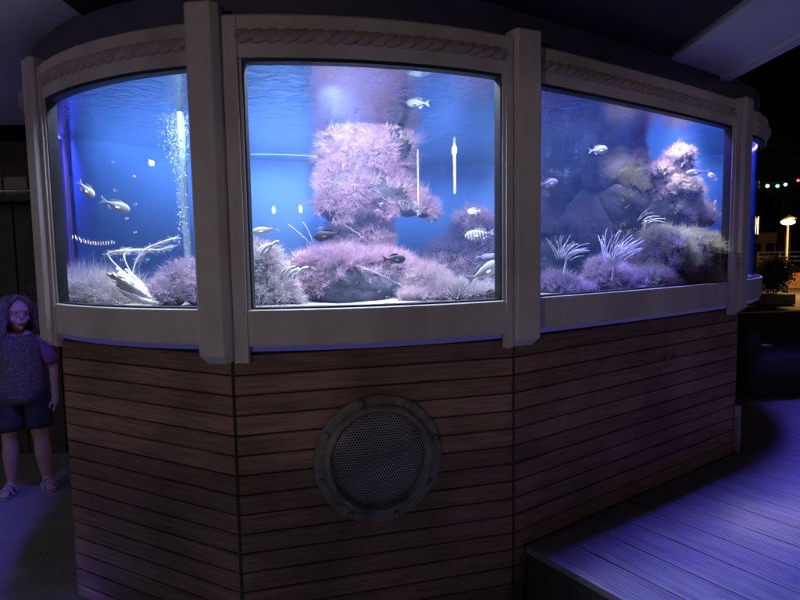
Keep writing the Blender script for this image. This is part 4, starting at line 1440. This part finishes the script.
mb = MB(); mb.box((q.x, 16.0, 0.15), (0.8, 0.8, 0.3), 0, 0.02); mb.build('planter', M['concrete'], pl)
foliage('leaves', (q.x, 16.0, 0.82), (0.46, 0.45, 0.5), 4200, pl, 0.07, 4)
mb = MB(); mb.tube([(q.x, 16, 0.45), (q.x + 0.03, 16, 1.0)], [0.03, 0.015], 8); mb.build('stem', M['bark'], pl)

# street lamp across the road
def street_lamp(x, y, h, label, light, col, group=None, r_=0.14):
    o = empty('street_lamp', (x, y, 0)); tag(o, label, 'street lamp', group)
    mb = MB().tube([(x, y, 0), (x, y, 0.3), (x, y, 0.32), (x, y, h - 0.1)], [0.09, 0.08, 0.05, 0.035], 12)
    mb.build('pole', M['iron'], o, True)
    MB().tube([(x, y, h + 0.1), (x, y, h + 0.16), (x, y, h + 0.24)], [r_ * 1.7, r_ * 1.2, 0.04], 20).build('shade', M['iron'], o, True)
    MB().ball((x, y, h), (r_ * 1.5, r_ * 1.5, r_ * 0.7), 20, 12).build('bulb', emit('bulb_' + label[:8], col, light[0]), o, True)
    if light[1]:
        ld = bpy.data.lights.new('lamp_light', 'POINT'); ld.energy = light[1]; ld.color = col; ld.shadow_soft_size = 0.3
        lo = bpy.data.objects.new('lamp_light', ld); COL.objects.link(lo); lo.location = (x, y - 0.6, h - 0.1); lo.parent = o
        lo.matrix_parent_inverse = o.matrix_world.inverted()
    return o


q = at(788, 222, 19.0)
street_lamp(q.x, 19.0, q.z, 'orange street lamp glowing beyond the shrub at the right', (7, 750), (1.0, 0.5, 0.17), None, 0.14)

# string of coloured bulbs
wire = empty('string_lights', at(766, 184, 11)); tag(wire, 'string of small coloured bulbs hanging in the dark at the right', 'string lights')
A, B = at(762, 184, 11), at(830, 178, 11)
for nm, px, py, col in (('white', 767.5, 186, (1, 0.95, 0.85)), ('green', 777.5, 186, (0.1, 1, 0.25)), ('blue', 785.5, 184.5, (0.25, 0.45, 1)), ('red', 798.2, 180.5, (1, 0.06, 0.05)),
                        ('white', 809, 179, (1, 0.95, 0.85)), ('green', 820, 178, (0.1, 1, 0.25))):
    c = at(px, py, 11)
    MB().ball(c, 0.03 if nm != 'red' else 0.024, 12, 8).build('bulb', emit(nm + '_bulb', col, 6), wire, True)
    MB().tube([c + Vector((0, 0, 0.025)), c + Vector((0, 0, 0.06))], 0.012, 8).build('socket', M['iron'], wire)
pts = [A] + [at(px, py - 3.3, 11) for px, py in ((767.5, 186), (777.5, 186), (785.5, 184.5), (798.2, 180.5), (809, 179), (820, 178))] + [B]
MB().tube(pts, 0.006, 6).build('wire', M['iron'], wire, True)
for qx in (A, B):
    pass

# trees behind, railing, low building and ochre wall
def tree(x, y, h, r_, label, seed):
    o = empty('tree', (x, y, 0)); tag(o, label, 'tree', 'trees in the dark beyond the road')
    rn = random.Random(seed)
    mb = MB().tube([(x, y, 0), (x + 0.05, y, h * 0.3), (x + 0.12, y + 0.1, h * 0.62)], [0.2, 0.15, 0.09], 10)
    for i in range(7):
        a = i * 2.4
        mb.tube([(x + 0.06, y, h * (0.3 + 0.04 * i)), (x + r_[0] * 0.4 * math.cos(a), y + r_[1] * 0.4 * math.sin(a), h * (0.5 + 0.04 * i)), (x + r_[0] * 0.75 * math.cos(a), y + r_[1] * 0.7 * math.sin(a), h * (0.58 + 0.05 * i))], [0.06, 0.04, 0.012], 7)
    mb.build('trunk', M['bark'], o, True)
    foliage('crown', (x, y, h * 0.7), r_, 9000, o, 0.2, seed)


q = at(784, 150, 36); tree(q.x, 36, 9.5, (1.6, 1.5, 1.7), 'nearer leafy tree behind the string lights', 5)
q = at(812, 150, 44); tree(q.x, 44, 10, (2.2, 2, 2.2), 'taller leafy tree at the far right edge', 8)
q0 = at(764, 262, 28); q1 = at(840, 262, 28)
rl = empty('railing', (q0.x, 28, 0)); tag(rl, 'pale metal railing along the far side of the road', 'railing')
zz = at(790, 252, 28).z
for dz in (0, -0.22, -0.44):
    MB().tube([(q0.x - 0.4, 28, zz + dz), (q1.x + 2, 28, zz + dz)], 0.03, 8).build('rail', M['plaster'], rl, True)
for i in range(7):
    x = q0.x - 0.3 + i * 1.1
    MB().tube([(x, 28, 0), (x, 28, zz + 0.03)], 0.04, 8).build('railing_post', M['plaster'], rl, True)
q = at(772, 234, 38)
hs = empty('building', (q.x, 38, 0)); tag(hs, 'low pale building seen behind the street lamp', 'building')
MB().box((q.x - 0.2, 39.5, 1.3), (3.0, 3.0, 2.6)).build('wall', M['plaster'], hs)
MB().box((q.x - 0.2, 39.5, 2.67), (3.3, 3.3, 0.14)).build('roof', M['dark_wood'], hs)
for dx in (-0.8, 0.1, 0.75):
    MB().box((q.x - 0.2 + dx, 37.985, 1.5), (0.55, 0.03, 0.8)).build('window', M['seal'], hs)
q = at(799, 282, 21)
ow = MB().box((q.x + 1.0, 22, 0.3), (2.1, 0.25, 0.6), 0, 0.01).build('low_wall', M['warm_wall'])
tag(ow, 'low ochre wall lit orange at the right edge', 'wall')
# worn line on the road
ln_ = mesh_obj('road_line', [(9.2, 14.3, -0.006), (9.32, 14.3, -0.006), (13.1, 18.6, -0.006), (12.95, 18.6, -0.006)], [(0, 1, 2, 3)], M['plaster'])
tag(ln_, 'thin worn pale line painted on the road', None, kind='structure')

# ------------------------------------------------------------------ places behind the photographer that show in the glass
for x, y, h, lab in ((4.85, -4.27, 0, 'tall lit glass lamp column behind the camera, slimmer one'), (6.26, -3.06, 0, 'tall lit glass lamp column behind the camera, wider one')):
    o = empty('lamp_column', (x, y, 0)); tag(o, lab, 'lamp')
    zl = 2.65 if 'wider' in lab else 2.45
    wide = 0.055 if 'wider' in lab else 0.022
    MB().tube([(x, y, 0), (x, y, zl)], wide * 0.9, 12).build('base', M['iron'], o, True)
    MB().tube([(x, y, zl), (x, y, zl + 0.3), (x, y, 3.45), (x, y, 3.66)], [wide * 0.6, wide * 0.9, wide, 0.01], 12).build('lamp_tube', emit('lamp_tube_%d' % int(x), (1, 0.93, 0.82), 24), o, True)
for x, y in ((6.26, -3.06),):
    ld = bpy.data.lights.new('column_light', 'POINT'); ld.energy = 100; ld.color = (1.0, 0.74, 0.66); ld.shadow_soft_size = 0.09
    lo = bpy.data.objects.new('column_light', ld); COL.objects.link(lo); lo.location = (x, y, 3.42)
o = empty('light_bar', (-0.9, -3.85, 0)); tag(o, 'long thin cyan white light bar on two posts behind the camera', 'lamp')
MB().tube([(-2.3, -3.74, 3.01), (0.25, -3.91, 2.985)], 0.009, 8).build('tube', emit('bar_light', (0.5, 0.9, 1.0), 10), o, True)
for x, y in ((-2.3, -3.76), (0.25, -3.93)):
    MB().tube([(x, y - 0.05, 0), (x, y - 0.05, 3.0)], 0.04, 10).build('bar_post', M['iron'], o, True)
o = empty('light_bar', (-6.2, 0.8, 0)); tag(o, 'pale light bar on posts far to the left of the camera', 'lamp')
MB().tube([(-7.18, 4.3, 3.09), (-6.95, 0.82, 3.1), (-5.12, -2.02, 3.05)], 0.022, 8).build('tube', emit('bar_light_b', (0.6, 0.85, 1.0), 7), o, True)
for x, y in ((-7.2, 4.3), (-5.14, -2.04)):
    MB().tube([(x - 0.06, y, 0), (x - 0.06, y, 3.1)], 0.04, 10).build('bar_post', M['iron'], o, True)
o = empty('lantern', (-7.99, -1.65, 0)); tag(o, 'square warm lantern on a pole left behind the camera', 'lamp')
MB().box((-7.99, -1.65, 3.27), (0.2, 0.2, 0.24), 0.4, 0.02).build('lamp_glass', emit('lantern_light', (1, 0.78, 0.45), 60), o)
MB().tube([(-7.99, -1.65, 0), (-7.99, -1.65, 3.14)], 0.04, 10).build('pole', M['iron'], o, True)
MB().box((-7.99, -1.65, 3.41), (0.3, 0.3, 0.04), 0.4).build('cap', M['iron'], o)
# hotel tower far left with a few lit windows
o = empty('tower', (-31, -8, 0)); tag(o, 'far hotel tower with a few lit windows behind the camera', 'building')
tx, ty = -30.5, -8.5
tm = Matrix.Rotation(R(20), 4, 'Z')
MB().box((tx - 2, ty, 8.5), (3.6, 9, 17), R(20)).build('wall', M['dark_wood'], o)
rnd = random.Random(12)
cols = [(1, 0.85, 0.6), (1, 0.9, 0.75), (0.8, 0.95, 1.0), (0.3, 1.0, 0.7), (1.0, 0.25, 0.4)]
wm = [emit('window_light_%d' % i, c, 24) for i, c in enumerate(cols)]
for i in range(14):
    yy, zz = rnd.uniform(-4.2, 4.2), 1.5 + 0.75 * rnd.randrange(14)
    c = tm @ Vector((1.84, yy, 0))
    MB().box((tx - 2 + c.x, ty + c.y, zz), (0.05, 0.16, 0.12), R(20)).build('window', wm[min(int(rnd.random() ** 1.6 * 5), 4)], o)
o = empty('lantern_string', (-10, 3, 0)); tag(o, 'string of warm lanterns along the quay left of the camera', 'string lights')
p0, p1 = Vector((-9.17, 4.48, 1.97)), Vector((-9.09, 1.08, 1.87))
for i in range(9):
    c = p0.lerp(p1, i / 8) - Vector((0, 0, 0.06 * math.sin(math.pi * i / 8)))
    MB().ball(c, 0.035, 10, 6).build('bulb', wm[0], o, True)
MB().tube([p0.lerp(p1, i / 8) - Vector((0, 0, 0.06 * math.sin(math.pi * i / 8) - 0.05)) for i in range(9)], 0.006, 6).build('wire', M['iron'], o)
for qx in (p0, p1):
    MB().tube([(qx.x, qx.y, 0), (qx.x, qx.y, qx.z + 0.06)], 0.02, 8).build('pole', M['iron'], o)
for x, y, lab in ((-0.42, -9.0, 'small warm lamp on a low pole right behind the camera'), (-2.1, -9.2, 'small warm lamp on a low pole behind the camera to the left')):
    o = empty('garden_lamp', (x, y, 0)); tag(o, lab, 'lamp')
    MB().ball((x, y, 2.66), (0.13, 0.13, 0.1), 14, 8).build('bulb', emit('garden_' + str(int(-y * 10)), (1, 0.75, 0.42), 12), o, True)
    MB().tube([(x, y, 0), (x, y, 2.57)], 0.03, 8).build('pole', M['iron'], o, True)
# warm lamp that lights the place from behind
street_lamp(-3.6, -5.2, 2.55, 'warm lamp on a pole behind the photographer', (18, 190), (1.0, 0.79, 0.76), None, 0.08)
# unseen wall added behind the camera to shade the foot of the base
lw = MB().box((-0.75, -0.55, 0.67), (3.0, 0.3, 1.34), R(6), 0.02).build('low_wall', M['concrete'])
tag(lw, 'unseen concrete wall added behind the camera to shade the base foot', 'wall')

# ------------------------------------------------------------------ lights of the tank
def area(name, loc, size, energy, color, target=None, shape='RECTANGLE', spread=None):
    ld = bpy.data.lights.new(name, 'AREA'); ld.energy = energy; ld.color = color; ld.shape = shape
    ld.size, ld.size_y = size
    if spread: ld.spread = spread
    o = bpy.data.objects.new(name, ld); COL.objects.link(o); o.location = loc
    return o


def strip(P, t0, t1, off, z, energy, color, w=0.05, tilt=0.0, spread=None):
    a, b = P.p(t0, off), P.p(t1, off)
    o = area('tank_strip', ((a.x + b.x) / 2, (a.y + b.y) / 2, EYE + z), ((b - a).length, w), energy, color, spread=R(spread) if spread else None)
    ang = math.atan2(b.y - a.y, b.x - a.x)
    o.rotation_euler = (tilt, 0, ang)
    o.parent = aquarium; o.matrix_parent_inverse = aquarium.matrix_world.inverted()
    return o


VIOLET = (0.14, 0.11, 1.0)
strip(P_RIGHT, 0.03, 0.97, -0.09, 0.80, 72, VIOLET, tilt=R(-32), spread=100)
strip(P_END, -0.02, 0.8, -0.09, 0.80, 60, VIOLET, w=0.12, tilt=R(-32), spread=100)
strip(P_SIDE, 0.1, 0.9, -0.10, 0.80, 30, VIOLET, tilt=R(-32), spread=100)
strip(P_FRONT, 0.05, 0.95, -0.16, 0.82, 30, (0.6, 0.7, 1.0), tilt=R(-8), spread=120)
strip(P_LEFT, 0.05, 0.95, -0.12, 0.82, 13, (0.6, 0.7, 1.0), tilt=R(-8), spread=120)


strip(P_RIGHT, 0.05, 0.9, -0.2, 0.82, 9, (0.6, 0.66, 1.0), tilt=R(14), spread=100)


def spot(loc, target, energy, color, angle, blend=0.6, size=0.06):
    ld = bpy.data.lights.new('tank_spot', 'SPOT'); ld.energy = energy; ld.color = color; ld.spot_size = R(angle); ld.spot_blend = blend; ld.shadow_soft_size = size
    o = bpy.data.objects.new('tank_spot', ld); COL.objects.link(o)
    o.location = loc
    o.rotation_euler = (Vector(target) - Vector(loc)).to_track_quat('-Z', 'Y').to_euler()
    o.parent = aquarium; o.matrix_parent_inverse = aquarium.matrix_world.inverted()
    return o


up = empty('floor_light', (-1.50, 2.40, 0)); tag(up, 'small blue light on the floor at the left foot of the base', 'lamp')
MB().tube([(-1.50, 2.40, 0), (-1.50, 2.40, 0.03)], 0.04, 16).build('housing', M['iron'], up)
MB().ball((-1.50, 2.40, 0.034), (0.028, 0.028, 0.014), 14, 8).build('lens', emit('blue_lens', (0.12, 0.2, 1.0), 6), up, True)
ld = bpy.data.lights.new('floor_glow', 'POINT'); ld.energy = 0.25; ld.color = (0.2, 0.2, 1.0); ld.shadow_soft_size = 0.03
lo = bpy.data.objects.new('floor_glow', ld); COL.objects.link(lo); lo.location = (-1.54, 2.36, 0.1); lo.parent = up; lo.matrix_parent_inverse = up.matrix_world.inverted()
ZL = EYE + 0.92
PINK = (0.8, 0.76, 1.0)
BLUE = (0.37, 0.51, 1.0)
spot((-0.28, 2.36, EYE + 0.69), V(364, 176, 3.3), 200, PINK, 75, size=0.03)
spot((-0.2, 2.72, ZL), V(345, 260, 2.8), 175, PINK, 52)
spot((-0.45, 2.6, ZL), V(270, 290, 2.5), 36, (0.8, 0.85, 1.0), 60)
spot((0.25, 2.8, ZL), V(450, 290, 2.75), 120, PINK, 60)
spot((1.95, 3.85, ZL), V(674, 185, 3.64), 230, (0.95, 0.85, 1.0), 38)
spot((1.72, 3.55, ZL), V(686, 250, 3.36), 190, (1.0, 0.92, 0.95), 42)
spot((1.0, 3.1, ZL), V(600, 285, 3.0), 70, (0.7, 0.74, 1.0), 34)
area('tank_wash', (1.15, 3.6, EYE + 0.93), (1.2, 0.3), 11, (0.34, 0.42, 1.0)).rotation_euler = (R(10), 0, R(33))
spot((-1.05, 2.72, ZL), (-1.09, 2.83, 1.4), 120, (0.7, 0.88, 1.0), 34)
spot((-1.05, 2.6, ZL), V(130, 290, 2.45), 90, (0.7, 0.8, 1.0), 60)
spot((1.3, 3.3, ZL), V(626, 200, 3.7), 34, (1.0, 0.92, 0.9), 32)
# wash over the backdrop
area('tank_wash', (-0.2, 3.95, EYE + 0.93), (1.9, 0.35), 40, BLUE).rotation_euler = (R(18), 0, R(8))
area('tank_wash', (1.6, 4.2, EYE + 0.93), (1.2, 0.2), 26, (0.3, 0.5, 1.0)).rotation_euler = (R(18), 0, R(0))
area('tank_wash', (-1.35, 3.6, EYE + 0.93), (0.9, 0.2), 6, (0.3, 0.5, 1.0)).rotation_euler = (R(18), 0, R(35))

# ------------------------------------------------------------------ night sky
w = bpy.data.worlds.new('World'); S.world = w; w.use_nodes = True
nt = w.node_tree
bg = nt.nodes['Background']
sky = nt.nodes.new('ShaderNodeTexSky')
sky.sky_type = 'NISHITA'; sky.sun_disc = False
sky.sun_elevation = R(-4); sky.sun_rotation = R(200)
nt.links.new(sky.outputs['Color'], bg.inputs['Color'])
bg.inputs['Strength'].default_value = 0.01

S.view_settings.view_transform = 'Standard'
try:
    S.view_settings.look = 'None'
except Exception:
    pass
S.view_settings.exposure = 0.0
S.view_settings.gamma = 1.0
S.view_settings.use_curve_mapping = False
S.render.engine = 'CYCLES'
S.cycles.use_denoising = True
S.cycles.transparent_max_bounces = 24
S.cycles.max_bounces = 8
S.cycles.sample_clamp_indirect = 6.0
S.cycles.caustics_reflective = False
S.cycles.caustics_refractive = False
